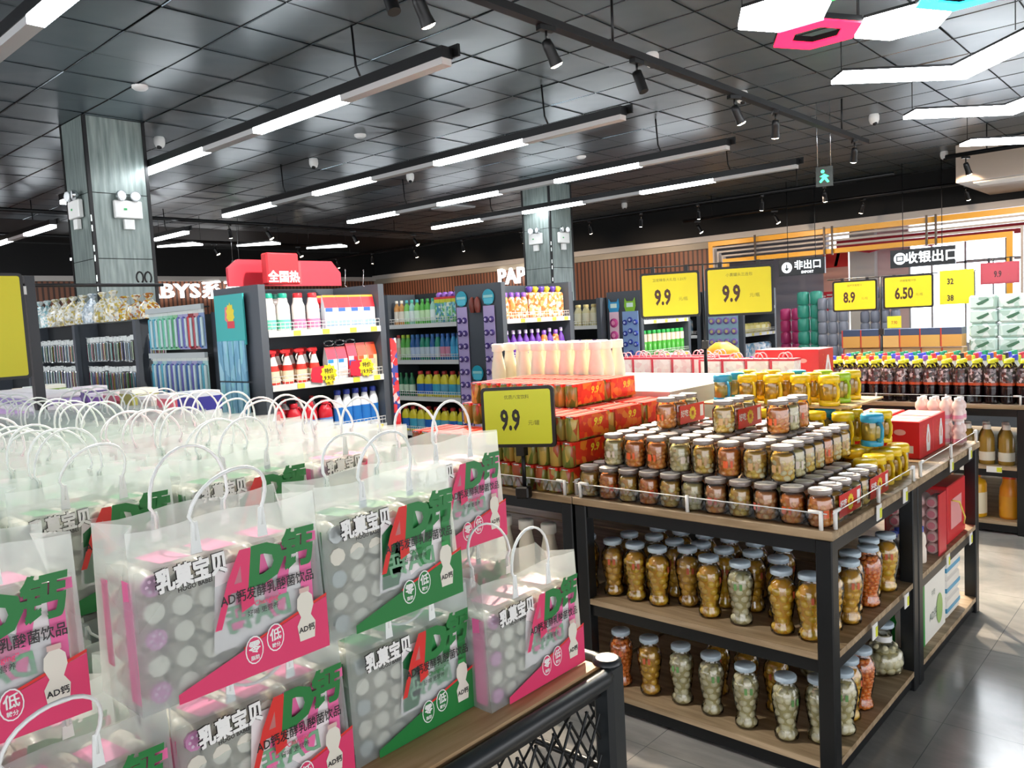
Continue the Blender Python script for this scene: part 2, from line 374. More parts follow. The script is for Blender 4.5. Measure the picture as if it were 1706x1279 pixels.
# columns
def column_mat():
    m, n, l, p = newmat('green_grey_panel')
    tc = n.new('ShaderNodeTexCoord'); mp = n.new('ShaderNodeMapping'); mp.inputs['Scale'].default_value = (9, 9, .9); l.new(tc.outputs['Object'], mp.inputs[0])
    t = n.new('ShaderNodeTexNoise'); t.inputs['Scale'].default_value = 3; t.inputs['Detail'].default_value = 6; l.new(mp.outputs[0], t.inputs['Vector'])
    r = n.new('ShaderNodeValToRGB'); r.color_ramp.elements[0].color = hx('6A7774')+(1,); r.color_ramp.elements[1].color = hx('94A09C')+(1,)
    r.color_ramp.elements[0].position = .3; r.color_ramp.elements[1].position = .7
    l.new(t.outputs['Fac'], r.inputs[0]); l.new(r.outputs[0], p.inputs['Base Color']); p.inputs['Roughness'].default_value = .33; p.inputs['Metallic'].default_value = .2
    return m
colm = column_mat()
def column(x0, y0, n, where):
    m = MB(colm)
    zs = [0, 1.3, 2.43, 3.09, CEIL]
    for i in range(4):
        m.box(x0, x0+.6, y0, y0+.6, zs[i]+.004, zs[i+1]-.004, colm)
    m.box(x0+.008, x0+.592, y0+.008, y0+.592, 0, CEIL, blk)
    e = MB(BLACK)
    for a in (x0-.008, x0+.575):
        for b in (y0-.008, y0+.575): e.box(a, a+.033, b, b+.033, 0, CEIL, BLACK)
    st = MB(ME('E8FFF8', 1.2))
    for k in range(9):
        z = 2.0+k*.1
        if k % 3: st.box(x0+.606, x0+.610, y0-.012, y0-.004, z, z+.06)
    o = struct('column', m, 'grey green square column with black corner trim '+where, 'column', [P('corner_trim', e), P('light_strip', st)])
column(-9.15, 3.3, 1, 'at the left of the store'); column(-9.15, 10.6, 2, 'far back by the PAPER sign')
def emergency():
    b = MB(WHITE); b.box(-.14, .14, -.05, 0, -.09, .09, WHITE, bev=.008); b.box(-.05, -.02, -.054, -.05, -.01, .01, M('30B060', .4))
    b2 = MB(WHITE); b2.box(-.05, .05, -.04, 0, -.2, -.1, WHITE)
    ks = []
    for s in (-1, 1):
        l = MB(CHROME); T = Matrix.Translation((s*.075, -.05, .135)) @ Matrix.Rotation(PI/2, 4, 'X') @ Matrix.Rotation(-.25*s, 4, 'Y')
        l.lathe([(.02, -.04), (.045, -.02), (.052, .0), (.052, .025)], T=T, seg=14, mat=CHROME); l.lathe([(.045, .026), (.03, .032)], T=T, seg=14, mat=M('F4F8FA', .1))
        l.box(s*.075-.008, s*.075+.008, -.03, -.02, .08, .14, WHITE)
        ks.append(P('lamp_head', l))
    return P('emergency_light', b, ks+[P('junction_box', b2)])
em = emergency(); rA = PI/2
thing(em, (-8.54, 3.65, 2.93), 'white twin-head emergency light on the right face of the near column', 'emergency light', rz=rA)
thing(em, (-8.85, 3.29, 2.95), 'white twin-head emergency light on the left face of the near column', 'emergency light')
thing(em, (-8.54, 10.9, 2.93), 'white twin-head emergency light on the right face of the far column', 'emergency light', rz=rA)
thing(em, (-8.85, 10.59, 2.93), 'white twin-head emergency light on the left face of the far column', 'emergency light')
# ------------------------------------------------------------ linear lights
LIT = ME('F4FAFF', 11.0); UNLIT = M('C8C8C8', .35)
def linear(y, segs, z=3.35, label='', rods=()):
    x0 = segs[0]; x1 = segs[-1]
    h = MB(BLACK); h.box(x0-.01, x1+.01, y-.05, y+.05, z+.045, z+.12, BLACK); h.box(x1-.3, x1+.06, y+.055, y+.075, z+.06, z+.14, BLACK)
    kids = []
    for i in range(len(segs)-1):
        d = MB(LIT if i % 2 == 0 else UNLIT)
        d.box(segs[i], segs[i+1], y-.045, y+.045, z, z+.045)
        kids.append(P('diffuser', d, label='lit white diffuser' if i % 2 == 0 else 'unlit grey diffuser'))
    for rx in rods:
        r = MB(BLACK); r.tube([(rx, y-.06, z+.12), (rx-.03, y-.07, z+.2), (rx-.05, y-.07, CEIL)], .009, BLACK); kids.append(P('suspension_cable', r))
    ks = P('linear_light', h, kids)
    thing(ks, (0, 0, 0), label, 'ceiling light', 'rows of suspended linear lights')
L0 = [-9.8, -8.6, -7.6, -6.3, -5.35, -4.0, -3.0]
linear(1.66+.05, [-9.9, -8.7, -7.7, -6.4, -5.2][:4]+[-4.95, -3.9], label='nearest suspended linear light, crossing the top left corner', rods=(-4.2,))
linear(3.96, [-11.1, -9.9, -8.9, -7.38, -6.46, -5.18, -4.03], label='long suspended linear light starting behind the near column', rods=(-4.9, -9.5))
linear(6.3, [-11.35, -10.0, -9.01, -7.78, -6.67, -5.35, -4.17], label='second long suspended linear light from the near column', rods=(-5.0, -9.6))
linear(8.45, [-11.16, -9.91, -8.94, -7.68, -6.68, -5.37, -4.23], label='third long suspended linear light, crossing before the far column', rods=(-5.05, -9.6))
linear(10.4, [-11.2, -9.93, -8.94, -7.68, -6.62, -5.42, -4.25], label='farthest long suspended linear light, in front of the far column', rods=(-5.15, -9.6))
linear(4.6, [-18.6, -17.4, -16.6, -15.4, -14.6, -13.4], label='suspended linear light above the far left aisle', rods=(-14,))
linear(6.7, [-18.6, -17.4, -16.6, -15.4, -14.6, -13.4], label='farther suspended linear light above the far left aisle', rods=(-14,))
linear(-.6, [-9.9, -8.7, -7.7, -6.4, -5.2, -4.0], label='unseen linear light added behind the viewer on the left', rods=(-5,))  # out of view, added to brighten the room from behind
for yy in (1.71, 3.96, 6.3, 8.45, 10.4):
    pass
# ------------------------------------------------------------ tracks and spots
def spot_head(name='track_spotlight'):
    b = MB(BLACK); b.box(-.025, .025, -.06, .06, -.03, 0, BLACK); b.tube([(0, 0, -.03), (0, 0, -.09)], .009, BLACK)
    T = Matrix.Translation((0, 0, -.1)) @ Matrix.Rotation(.5, 4, 'X')
    h = MB(BLACK); h.lathe([(.012, .02), (.03, .01), (.036, -.03), (.036, -.1), (.044, -.15)], T=T, seg=16, mat=BLACK, caps=False)
    l = MB(ME('FFE9C8', 22.0)); l.lathe([(.0405, -.150), (.030, -.160), (.001, -.164)], T=T, seg=16, mat=0, caps=False)
    return P(name, b, [P('lamp_head', h, [P('lens', l)])])
sp = spot_head()
def off_head():
    b = MB(BLACK); b.box(-.025, .025, -.06, .06, -.03, 0, BLACK); b.tube([(0, 0, -.03), (0, 0, -.09)], .009, BLACK)
    T = Matrix.Translation((0, 0, -.1)) @ Matrix.Rotation(-.35, 4, 'Y')
    h = MB(BLACK); h.lathe([(.012, .02), (.036, .01), (.036, -.03), (.036, -.15)], T=T, seg=16, mat=BLACK)
    return P('track_spotlight', b, [P('lamp_head', h)])
sp_off = off_head()
t = MB(BLACK); t.box(-3.34, -3.27, 2.2, 10.15, 3.45, 3.50, BLACK)
kk = []
for ry in (4.9, 9.35):
    r = MB(BLACK); r.tube([(-3.305, ry, 3.5), (-3.3, ry, CEIL)], .010, BLACK); kk.append(P('suspension_rod', r))
thing(P('lighting_track', t, kk), (0, 0, 0), 'long black ceiling lighting track running back above the promotion racks', 'lighting track')
wh = ['topmost, half cut by the picture edge', 'nearest lit one', '', 'third from the far end', 'second from the far end', 'last at the far end']
for i, yy in enumerate((3.05, 4.15, 5.2, 6.75, 7.6, 9.75)):
    if i == 2: thing(sp_off, (-3.305, yy, 3.45), 'unlit black track spotlight on the long ceiling track', 'spotlight', 'spotlights on the long track')
    else: thing(sp, (-3.305, yy, 3.45), 'lit black spotlight on the long ceiling track, '+wh[i], 'spotlight', 'spotlights on the long track', rz=rnd.uniform(-.6, .6))
thing(sp_off, (-3.305, 2.84, 3.45), 'black unlit spotlight head at the top picture edge beside a lit one', 'spotlight', 'spotlights on the long track')
def track(p0, p1, z, label, spots, sname, n0=0):
    m = MB(BLACK); m.tube([(p0[0], p0[1], z), (p1[0], p1[1], z)], .03, BLACK, seg=4)
    r = MB(BLACK)
    for f in (.1, .9): r.tube([(p0[0]+(p1[0]-p0[0])*f, p0[1]+(p1[1]-p0[1])*f, z), (p0[0]+(p1[0]-p0[0])*f, p0[1]+(p1[1]-p0[1])*f, CEIL)], .008, BLACK)
    thing(P('lighting_track', m, [P('suspension_rod', r)]), (0, 0, 0), label, 'lighting track')
    for i, f in enumerate(spots):
        thing(sp, (p0[0]+(p1[0]-p0[0])*f, p0[1]+(p1[1]-p0[1])*f, z-.031), 'small lit spotlight on the '+sname+', '+nth(i)+' from the left', 'spotlight', 'spotlights on the '+sname, rz=rnd.uniform(-1, 1))
track((-19, 13.2), (-3.9, 13.2), 3.5, 'far black lighting track running along before the back wall', [.06, .16, .27, .38, .5, .62, .7, .78, .86, .93], 'far track before the back wall')
track((-13.5, 1.5), (-13.5, 12.5), 3.6, 'black lighting track crossing behind the near column', [.2, .4, .55, .62, .8, .95], 'track crossing behind the near column')
track((-16.5, 1.5), (-16.5, 12), 3.6, 'distant black lighting track at the far left', [.25, .45, .7, .9], 'distant left track')
track((-3.0, 12.4), (2, 12.4), 3.5, 'black lighting track over the right checkout side', [.05, .3, .6], 'right checkout track')
track((-8.5, 14.9), (-2, 14.9), 3.42, 'thin black track just before the yellow frame', [.05, .3, .55, .8], 'track before the yellow frame')
# white ceiling wedges (small polygon lights) far left
def poly_light(name, pts, z, t, col, st, label, ring=None, grp=None):
    n = len(pts); body = MB(BLACK)
    def pr(m, P_, za, zb, mat, inner=None):
        k = len(P_)
        if inner is None:
            m.add([(x, y, za) for x, y in P_]+[(x, y, zb) for x, y in P_], [tuple(range(k))[::-1], tuple(range(k, 2*k))]+[(i, (i+1) % k, (i+1) % k+k, i+k) for i in range(k)], mat)
        else:
            vs = [(x, y, za) for x, y in P_]+[(x, y, za) for x, y in inner]+[(x, y, zb) for x, y in P_]+[(x, y, zb) for x, y in inner]
            fs = []
            for i in range(k):
                j = (i+1) % k
                fs += [(i, i+k, j+k, j), (i+2*k, j+2*k, j+3*k, i+3*k), (i, j, j+2*k, i+2*k), (i+k, i+3*k, j+3*k, j+k)]
            m.add(vs, fs, mat)
    pr(body, pts, z+(.03 if ring is None else .012), z+t, BLACK, ring)
    d = MB(ME(col, st)); pr(d, pts, z, z+(.03 if ring is None else .012), 0, ring)
    wr = MB(BLACK); cx = sum(p[0] for p in pts)/n; cy = sum(p[1] for p in pts)/n
    wr.tube([(pts[0][0]*.9+cx*.1, pts[0][1]*.9+cy*.1, z+t), (pts[0][0]*.9+cx*.1, pts[0][1]*.9+cy*.1, CEIL)], .004, BLACK, seg=4)
    wr.tube([(pts[n//2][0]*.9+cx*.1, pts[n//2][1]*.9+cy*.1, z+t), (pts[n//2][0]*.9+cx*.1, pts[n//2][1]*.9+cy*.1, CEIL)], .004, BLACK, seg=4)
    thing(P(name, body, [P('diffuser', d), P('hanging_wire', wr)]), (0, 0, 0), label, 'ceiling light', grp)
def hexa(cx, cy, r): return [(cx+r*math.cos(k*PI/3), cy+r*math.sin(k*PI/3)) for k in range(6)]
def hexlight(cx, cy, col, st, label, ring=False):
    poly_light('hexagon_light', hexa(cx, cy, .30), 3.4, .05, col, st, label, hexa(cx, cy, .17) if ring else None, 'hexagon pendant lights')
HX, HY = -2.14, 5.61
hexlight(HX, HY, 'FF1030', 3.2, 'red glowing hexagon ring pendant light', True)
hexlight(HX+.46, HY+.27, 'FFFFFF', 18, 'solid white hexagon pendant light right of the red ring')
hexlight(HX, HY-.54, 'FFFFFF', 18, 'solid white hexagon pendant light left of the red ring')
hexlight(HX+.46, HY-.81, '20E840', 3.0, 'green hexagon ring pendant light at the top picture edge', True)
hexlight(HX+.92, HY, '20C8FF', 3.0, 'cyan hexagon ring pendant light at the top right', True)
def chevron(y, label):
    a, b, cc = (-2.33, y), (-1.70, y+.62), (-1.12, y+.06); wd = .17
    P_ = [(a[0]-wd, a[1]+wd*.2), (b[0], b[1]+wd*1.3), (cc[0]+wd, cc[1]+wd*.2), (cc[0], cc[1]-wd), (b[0], b[1]-wd*1.1), (a[0], a[1]-wd)]
    poly_light('chevron_light', P_, 3.38, .05, 'F6FAFF', 16, label, None, 'chevron pendant lights')
chevron(6.82, 'white V-shaped pendant light nearest the hexagon lights')
chevron(8.75, 'white V-shaped pendant light, middle of the three'); chevron(10.95, 'white V-shaped pendant light farthest back')
poly_light('wedge_light', [(-14.6, 8.3), (-14.0, 8.9), (-13.8, 8.6)], 3.3, .06, 'FFFFFF', 6, 'small white triangular ceiling light at left of the red topper sign', None, 'small wedge lights')
poly_light('wedge_light', [(-14.6, 9.9), (-14.0, 10.5), (-13.8, 10.2)], 3.3, .06, 'FFFFFF', 6, 'small white triangular ceiling light farther back, left of the far column', None, 'small wedge lights')
poly_light('wedge_light', [(-15.2, 7.0), (-14.6, 7.6), (-14.4, 7.3)], 3.3, .06, 'FFFFFF', 6, 'small white triangular ceiling light right beside the near column', None, 'small wedge lights')
poly_light('wedge_light', [(-14.8, 3.6), (-14.1, 3.9), (-14.2, 3.4)], 3.3, .06, 'FF3040', 3, 'red and white ceiling light left of the near column', None, 'small wedge lights')
# cameras / smoke detectors / speakers
def pz(u, v, z):
    d = m3 @ Vector((u-853.0, -(v-639.5), -1338.0)); k = (z-1.6)/d.z; return Vector((d.x*k, d.y*k, z))
def py(u, v, y):
    d = m3 @ Vector((u-853.0, -(v-639.5), -1338.0)); k = y/d.y; return Vector((d.x*k, y, 1.6+d.z*k))
def px(u, v, x):
    d = m3 @ Vector((u-853.0, -(v-639.5), -1338.0)); k = x/d.x; return Vector((x, d.y*k, 1.6+d.z*k))
cb = MB(WHITE); cb.lathe([(.05, 0), (.06, -.02), (.06, -.07), (.045, -.11), (.01, -.13)], seg=16, mat=WHITE); cl = MB(BLACK); cl.lathe([(.028, -.105), (.026, -.135), (.005, -.14)], cy=-.02, seg=12, mat=BLACK)
camp = P('security_camera', cb, [P('lens', cl)])
for i, (u, v, wh_) in enumerate([(265, 228, 'right of the near column'), (522, 264, 'above the second linear light'), (683, 289, 'between the second and third linear lights'), (831, 309, 'left of the far column'), (1086, 88, 'just right of the long black track'), (1236, 152, 'beside the long track further back'), (1456, 190, 'alone on the right half of the ceiling'), (1573, 252, 'at the right near the bulkhead'), (1040, 338, 'far ceiling right of the far column'), (1583, 296, 'under the bulkhead corner')]):
    p = pz(u, v, CEIL); thing(camp, p, 'small white dome camera on the ceiling, '+wh_, 'camera', 'white ceiling cameras', rz=.8)
sd = MB(WHITE); sd.lathe([(.07, 0), (.07, -.02), (.05, -.035), (.02, -.04)], seg=18, mat=WHITE)
for u, v, wh_ in [(233, 143, 'above the near column'), (600, 224, 'between the first and second linear lights'), (968, 260, 'in front of the far column')]:
    thing(P('smoke_detector', sd), pz(u, v, CEIL), 'white round smoke detector on the ceiling '+wh_, 'smoke detector', 'smoke detectors')
e = MB(M('B9BDBE', .4)); e.lathe([(.45, 0), (.42, -.03)], seg=4, mat=0, a0=PI/4, smooth=False)
thing(P('air_vent', e), pz(755, 345, CEIL), 'square pale air vent set in the far ceiling', 'air vent')
# green exit sign
g = MB(M('0A1A10', .4)); g.box(-.09, .09, -.02, 0, -.11, .11, 0); g2 = MB(ME('30E080', 2.5))
g2.flatpoly([(-.05, .0), (.0, .03), (.05, .0), (.02, -.01), (.05, -.06), (.03, -.07), (.0, -.03), (-.04, -.07), (-.055, -.055), (-.02, -.01)], -.0215); g2.flatpoly([(-.018+.02*math.cos(k), .055+.02*math.sin(k)) for k in [i*PI/4 for i in range(8)]], -.0215)
g3 = MB(CHROME); g3.tube([(-.07, -.01, .11), (-.07, -.01, CEIL-2.98)], .004, CHROME); g3.tube([(.07, -.01, .11), (.07, -.01, CEIL-2.98)], .004, CHROME)
ex = P('exit_sign', g, [P('running_figure', g2), P('hanging_rod', g3)])
thing(ex, (-3.49, 9.3, 3.02), 'small green running-man exit sign hanging under the long track end', 'exit sign', rz=.4)
thing(ex, (-15.2, 8.6, 2.98), 'tiny green exit sign far left near the triangular lights', 'exit sign', rz=.6)
# ------------------------------------------------------------ storefront opening: yellow frames
YEL = M('F2B01C', .35, 0, None, .0)
def frame(x0, x1, zt, th, y, mat, label, dpt=.12):
    m = MB(mat); m.box(x0, x1, y-dpt, y, zt-th, zt, mat)
    a = MB(mat); a.box(x0, x0+th, y-dpt, y, 0, zt-th, mat); b = MB(mat); b.box(x1-th, x1, y-dpt, y, 0, zt-th, mat)
    thing(P('portal_frame', m, [P('side_post', a), P('side_post', b)]), (0, 0, 0), label, 'frame', 'nested portal frames of the checkout opening')
frame(-8.42, -1.6, 3.02, .10, 15.9, YEL, 'outer yellow portal frame of the checkout opening')
frame(-8.02, -2.78, 2.62, .09, 15.75, YEL, 'inner yellow portal frame of the checkout opening')
sl = M('B7AEA6', .4)
for i in range(3):
    frame(-8.30+.10*i, -2.45-.10*i, 2.89-.09*i, .035, 15.86, sl, ['outermost', 'middle', 'innermost'][i]+' thin beige frame between the two yellow portal frames')
for i, xx in enumerate((-7.3, -5.9, -5.75, -4.1, -3.95)):
    b = MB(M('55483C', .4, .4)); b.box(xx, xx+.03, 15.585, 15.625, 2.5, 3.04, 0)
    thing(P('frame_bracket', b), (0, 0, 0), 'dark metal bracket crossing the portal frames, '+nth(i)+' from the left', 'bracket', 'portal brackets')
# beyond the opening
wz = MB(M('A6A8B8', .6)); wz.box(-13, -7.2, 19.2, 19.4, 0, CEIL, 0); struct('wall_1', wz, 'lilac grey wall beyond the checkout opening', 'wall')
wz = MB(M('D8DDDC', .6)); wz.box(-6.6, -6.05, 19.0, 19.3, 0, CEIL, 0); struct('column', wz, 'white column beyond the opening right of the red poster', 'column')
wz = MB(M('D8C4C6', .6)); wz.box(-6.05, -5.4, 19.2, 19.3, 0, CEIL, 0); struct('wall_2', wz, 'pinkish wall panel beyond the opening', 'wall')
ps = MB(M('F2B8A8', .5)); ps.box(-7.18, -6.62, 18.95, 19.0, 1.4, 2.75, 0); ps.box(-7.18, -6.62, 18.94, 18.951, 2.4, 2.75, M('E02420', .5)); ps.box(-7.18, -6.62, 18.94, 18.951, 1.4, 1.85, M('D82038', .5))
ps.text('E动会', .3, -6.9, 1.66, 18.93, M('F6E8E6', .5), bold=.02); ps.prism([(-6.93, 2.42), (-6.85, 2.73), (-6.78, 2.73), (-6.86, 2.42)], .0, M('7A9070', .5), T=Matrix.Translation((0, 18.935, 0)))
ps.box(-7.18, -6.62, 18.95, 19.0, 0, 1.4, M('C8C4C4', .5))
thing(P('poster_pillar', ps), (0, 0, 0), 'red and peach promotional poster on a pillar beyond the opening', 'poster')
wn = MB(ME('EEF6FF', 3.0)); wn.box(-5.4, 0, 19.3, 19.35, .6, 2.75)
fr = MB(M('A8ACB2', .4))
for xx in (-5.4, -4.95, -4.3, -3.55, -2.6): fr.box(xx, xx+.04, 19.2, 19.3, .6, 2.75, 0)
fr.box(-5.4, 0, 19.2, 19.3, 2.28, 2.33, 0); fr.box(-5.4, 0, 19.2, 19.3, 0, .6, 0)
struct('window_1', wn, 'bright daylight windows beyond the checkout opening', 'window', [P('window_frame', fr)])
rb = MB(M('C42038', .5)); rb.box(-6.6, -2.9, 18.2, 18.24, 2.74, 2.95, 0); rb.prism([(-6.6, 2.75), (-5.9, 2.62), (-5.3, 2.75)], .03, 0, T=Matrix.Translation((0, 18.2, 0))); rb.prism([(-5.3, 2.75), (-4.7, 2.64), (-4.2, 2.75)], .03, 0, T=Matrix.Translation((0, 18.2, 0)))
thing(P('red_banner', rb), (0, 0, 0), 'red swagged banner hanging high beyond the opening', 'banner')
# hanging black direction signs
def dir_sign(w_, h_, body, sub, icon, loc, label, txt=.15):
    b = MB(M('12181E', .35)); b.box(-w_/2, w_/2, 0, .05, -h_/2, h_/2, 0)
    tx = MB(ME('F0FAFF', .8)); tx.text(body, txt, w_*.13, (.03 if sub else 0), -.004, 0, bold=.02)
    if sub: tx.text(sub, txt*.36, w_*.13, -h_*.33, -.004, 0, bold=.03)
    ic = MB(ME('F0FAFF', .8)); r = h_*.33; cx = -w_/2+h_*.52
    ic.flatpoly([(cx+r*math.cos(k*PI/10), r*math.sin(k*PI/10)) for k in range(20)], -.004)
    dk = M('12181E', .35)
    if icon: ic.flatpoly([(cx-r*.12, r*.6), (cx+r*.12, r*.6), (cx+r*.12, -r*.1), (cx+r*.5, -r*.1), (cx, -r*.65), (cx-r*.5, -r*.1), (cx-r*.12, -r*.1)], -.006, dk)
    else: ic.flatpoly([(cx-r*.6, -r*.5), (cx+r*.6, -r*.5), (cx+r*.6, r*.5), (cx-r*.6, r*.5)], -.006, dk); ic.flatpoly([(cx-r*.4, -r*.3), (cx+r*.4, -r*.3), (cx+r*.4, r*.3), (cx-r*.4, r*.3)], -.008, 0)
    wi = MB(BLACK); wi.tube([(-w_*.3, .02, h_/2), (-w_*.3, .02, CEIL-loc[2])], .006, BLACK); wi.tube([(w_*.3, .02, h_/2), (w_*.3, .02, CEIL-loc[2])], .006, BLACK)
    thing(P('direction_sign', b, [P('lettering', tx), P('icon', ic), P('hanging_wire', wi)]), loc, label, 'sign', rz=-.02)
a = py(1335, 444, 14.6); dir_sign(.86, .30, '非出口', 'EXPORT', True, tuple(a), 'black hanging sign with arrow icon and three white characters over EXPORT', .17)
a = py(1536, 428, 14.6); dir_sign(1.0, .30, '收银出口', None, False, tuple(a), 'black hanging sign with four white characters for the checkout exit', .2)
wq = MB(plaster); wq.box(-1.6, 8, 16, 16.2, 0, 3.1, plaster); struct('wall_right', wq, 'grey wall right of the checkout opening', 'wall')
# ============================================================ display table with milk drink bags
WT = wood_mat('tan_wood_board', 'B4885A', 'D8B488', 1.0, 'Y'); WT2 = wood_mat('rack_wood_board', '8C7658', 'B8A080', 1.0, 'X')
TX0, TX1, TY0, TY1, TZ = -4.0, -1.13, -.35, 1.54, .755
frm = MB(BLACK)
frm.box(TX0, TX1-.0, TY0, TY1, TZ-.075, TZ-.03, BLACK)
tabletop = MB(WT); tabletop.box(TX0+.02, TX1, TY0+.02, TY1-.02, TZ-.03, TZ, WT, bev=.004)
kids = [P('tabletop', tabletop)]
fb = MB(M('23272A', .35)); 
pts = [(TX0, TY1+.03), (TX1-.06, TY1+.03), (TX1, TY1+.012), (TX1+.022, TY1-.05), (TX1+.022, TY0)]
for z0, r in ((TZ-.022, .022), (.12, .018), (TZ-.30, .010)):
    fb.tube([(x, y, z0) for x, y in pts], r, 0, seg=8)
kids.append(P('rail', fb))
for x, y in ((TX1, TY1), (TX1, TY0), (TX0, TY1), (TX0, TY0)):
    l = MB(M('23272A', .35)); l.box(x-.03, x+.03, y-.03, y+.035, 0, TZ+.004, 0, bev=.012); l.lathe([(.036, .0), (.034, .008), (.028, .012)], cx=x, cy=y, z=TZ+.0, seg=16, mat=0)
    kids.append(P('leg', l))
def diamond(p0, p1, z0, z1, fix, axis, mat, st=.062):
    m = MB(mat); n = int((p1-p0)/st)+1; H_ = z1-z0
    for k in range(-int(H_/st*.6)-1, n+1):
        for sgn in (1, -1):
            a0 = p0+k*st if sgn > 0 else p0+k*st+H_*.6; b0 = a0+sgn*H_*.6
            za, zb = z0, z1
            A, B = a0, b0
            # clip to p0..p1
            lo, hi = min(A, B), max(A, B)
            if hi < p0 or lo > p1: continue
            def at(s): return za+(zb-za)*(s-A)/(B-A)
            s0, s1 = max(lo, p0), min(hi, p1)
            q0 = (fix, s0, at(s0)) if axis == 'y' else (s0, fix, at(s0)); q1 = (fix, s1, at(s1)) if axis == 'y' else (s1, fix, at(s1))
            m.tube([q0, q1], .004, 0, seg=4, caps=False)
    return m
kids.append(P('wire_mesh_panel', diamond(TY0, TY1-.04, .14, TZ-.09, TX1+.0, 'y', M('1B1E20', .4, .5))))
kids.append(P('wire_mesh_panel', diamond(TX0, TX1-.04, .14, TZ-.09, TY1, 'x', M('1B1E20', .4, .5))))
bs = MB(M('5A5E60', .5)); bs.box(TX0+.05, TX1-.03, TY0+.05, TY1-.05, .11, .13, 0); kids.append(P('bottom_shelf', bs))
thing(P('display_table', frm, kids), (0, 0, 0), 'black metal display table with a wooden top carrying stacked milk drink bags', 'table')
FILM = film_mat('frosted_film', .40); PACKF = film_mat('clear_shrink_wrap', .14, (.85, .85, .84), .12)
BOT = M('ECE6D8', .3, 0, 'white_bottle'); HND = M('F0F4F2', .3, 0, 'white_plastic_handle')
GRN = M('1B7A38', .4); RED = M('DC2E2A', .4); PINK = M('E23C6E', .4); PINK2 = M('EE6FA8', .4); INK = M('1C1A1C', .4); WHT = M('F6F6F4', .4); GRN2 = M('2E9A4A', .4)
BW, BH, BD = .33, .278, .15
def bag(kind, variant=0, folded=False):
    rr = random.Random(variant*7+(3 if kind == 'pink' else 1))
    main = PINK if kind == 'pink' else GRN
    f = MB(FILM); W2 = BW/2; nx, nz = 8, 7
    def sheet(yb, yt, bulge):
        vs = []; fs = []
        for j in range(nz+1):
            t = j/nz
            for i in range(nx+1):
                s = i/nx*2-1; y = yb+(yt-yb)*t+bulge*(1-s*s)*math.sin(PI*min(1, t*1.25))*.9+rr.uniform(-1, 1)*.0012
                x = s*W2*(1-.012*t); z = BH*t+(.004*math.sin(s*5+variant) if j == nz else 0)
                vs.append((x, y, z))
        for j in range(nz):
            for i in range(nx): a = j*(nx+1)+i; fs.append((a, a+1, a+nx+2, a+nx+1))
        f.add(vs, fs, 0, True)
    yb = BD/2; tf = BD/2-.012-(variant % 2)*.012
    sheet(-yb, -tf, -.006); sheet(yb, tf, .006)
    for s in (-1, 1):   # gussets folded inwards at the top
        vs = []; fs = []
        for j in range(nz+1):
            t = j/nz; xx = s*W2*(1-.012*t); fold = .002+.035*max(0, t-.55)/.45
            vs += [(xx, -yb+(yb-tf)*t, BH*t), (xx-s*fold, 0, BH*t-.004*t), (xx, yb-(yb-tf)*t, BH*t)]
        for j in range(nz):
            a = j*3; fs += [(a, a+1, a+4, a+3), (a+1, a+2, a+5, a+4)]
        f.add(vs, fs, 0, False)
    f.add([(-W2, -yb, .001), (W2, -yb, .001), (W2, yb, .001), (-W2, yb, .001)], [(0, 1, 2, 3)], 0)
    # handles
    hs = []
    for k, y0 in enumerate((-tf-.001, tf+.001)):
        h = MB(HND); hw = .058+.004*k; pts = []
        lean = (-.012 if k == 0 else .010)*(1+variant*.5)
        up = .095-.012*((variant+k) % 3)
        pts = [(-hw, y0, BH-.035), (-hw, y0, BH-.01)]
        for i in range(0, 15):
            a = PI-PI*i/14; pts.append((hw*1.12*math.cos(a)+(.012*math.sin(a)*((variant % 3)-1)), y0+lean*math.sin(a), BH+up*math.sin(a)**.8 if 0 < i < 14 else BH+.004))
        pts += [(hw, y0, BH-.01), (hw, y0, BH-.035)]
        if folded:
            pts = [(-hw, y0, BH-.035), (-hw, y0, BH-.008)]+[(hw*math.cos(PI-PI*i/8), y0+(.012 if k == 0 else -.012), BH-.006-.04*math.sin(PI*i/8)) for i in range(9)]+[(hw, y0, BH-.008), (hw, y0, BH-.035)]
        h.tube(pts, (.0042, .0028), 0, seg=6)
        for s in (-1, 1): h.prism([(s*hw-.009, BH-.055), (s*hw+.009, BH-.055), (s*hw+.005, BH-.005), (s*hw-.005, BH-.005)], .002, 0, T=Matrix.Translation((0, y0-.0005 if k == 0 else y0+.0025, 0)))
        hs.append(P('handle', h))
    # print on the front
    g = MB(main); y = -yb-.0062
    def fy(z): return y
    def q(poly, mat, dy=0, mirror=False): g.flatpoly([(px_*BW-W2, pz_*BH) for px_, pz_ in poly], y-dy, mat)
    q([(.13, .0), (1, .0), (1, .36), (.42, .135), (.13, .135-.03)][:0] or [(.16, .004), (.995, .004), (.995, .33), (.5, .175), (.16, .06)], main)
    q([(.5, .178), (.995, .333), (.995, .352), (.5, .192)], RED, .0004)
    for cx, ch in ((.555, '零'), (.675, '低')):
        cy = .155 if ch == '零' else .185
        ring = []; inn = []
        for k in range(16):
            a = k*PI/8; ring.append((cx+.05*math.cos(a), cy+.085*math.sin(a))); inn.append((cx+.044*math.cos(a), cy+.077*math.sin(a)))
        g.flatpoly([(a*BW-W2, b*BH) for a, b in ring], y-.0006, WHT); g.flatpoly([(a*BW-W2, b*BH) for a, b in inn], y-.0009, main)
        g.text(ch, .022, cx*BW-W2, (cy+.018)*BH, y-.0013, WHT, bold=.02); g.text('脂肪' if ch == '零' else '糖分', .008, cx*BW-W2, (cy-.045)*BH, y-.0013, WHT, bold=.02)
    # slanted A with D and the calcium character
    ac = RED if kind == 'green' or variant == 1 else PINK
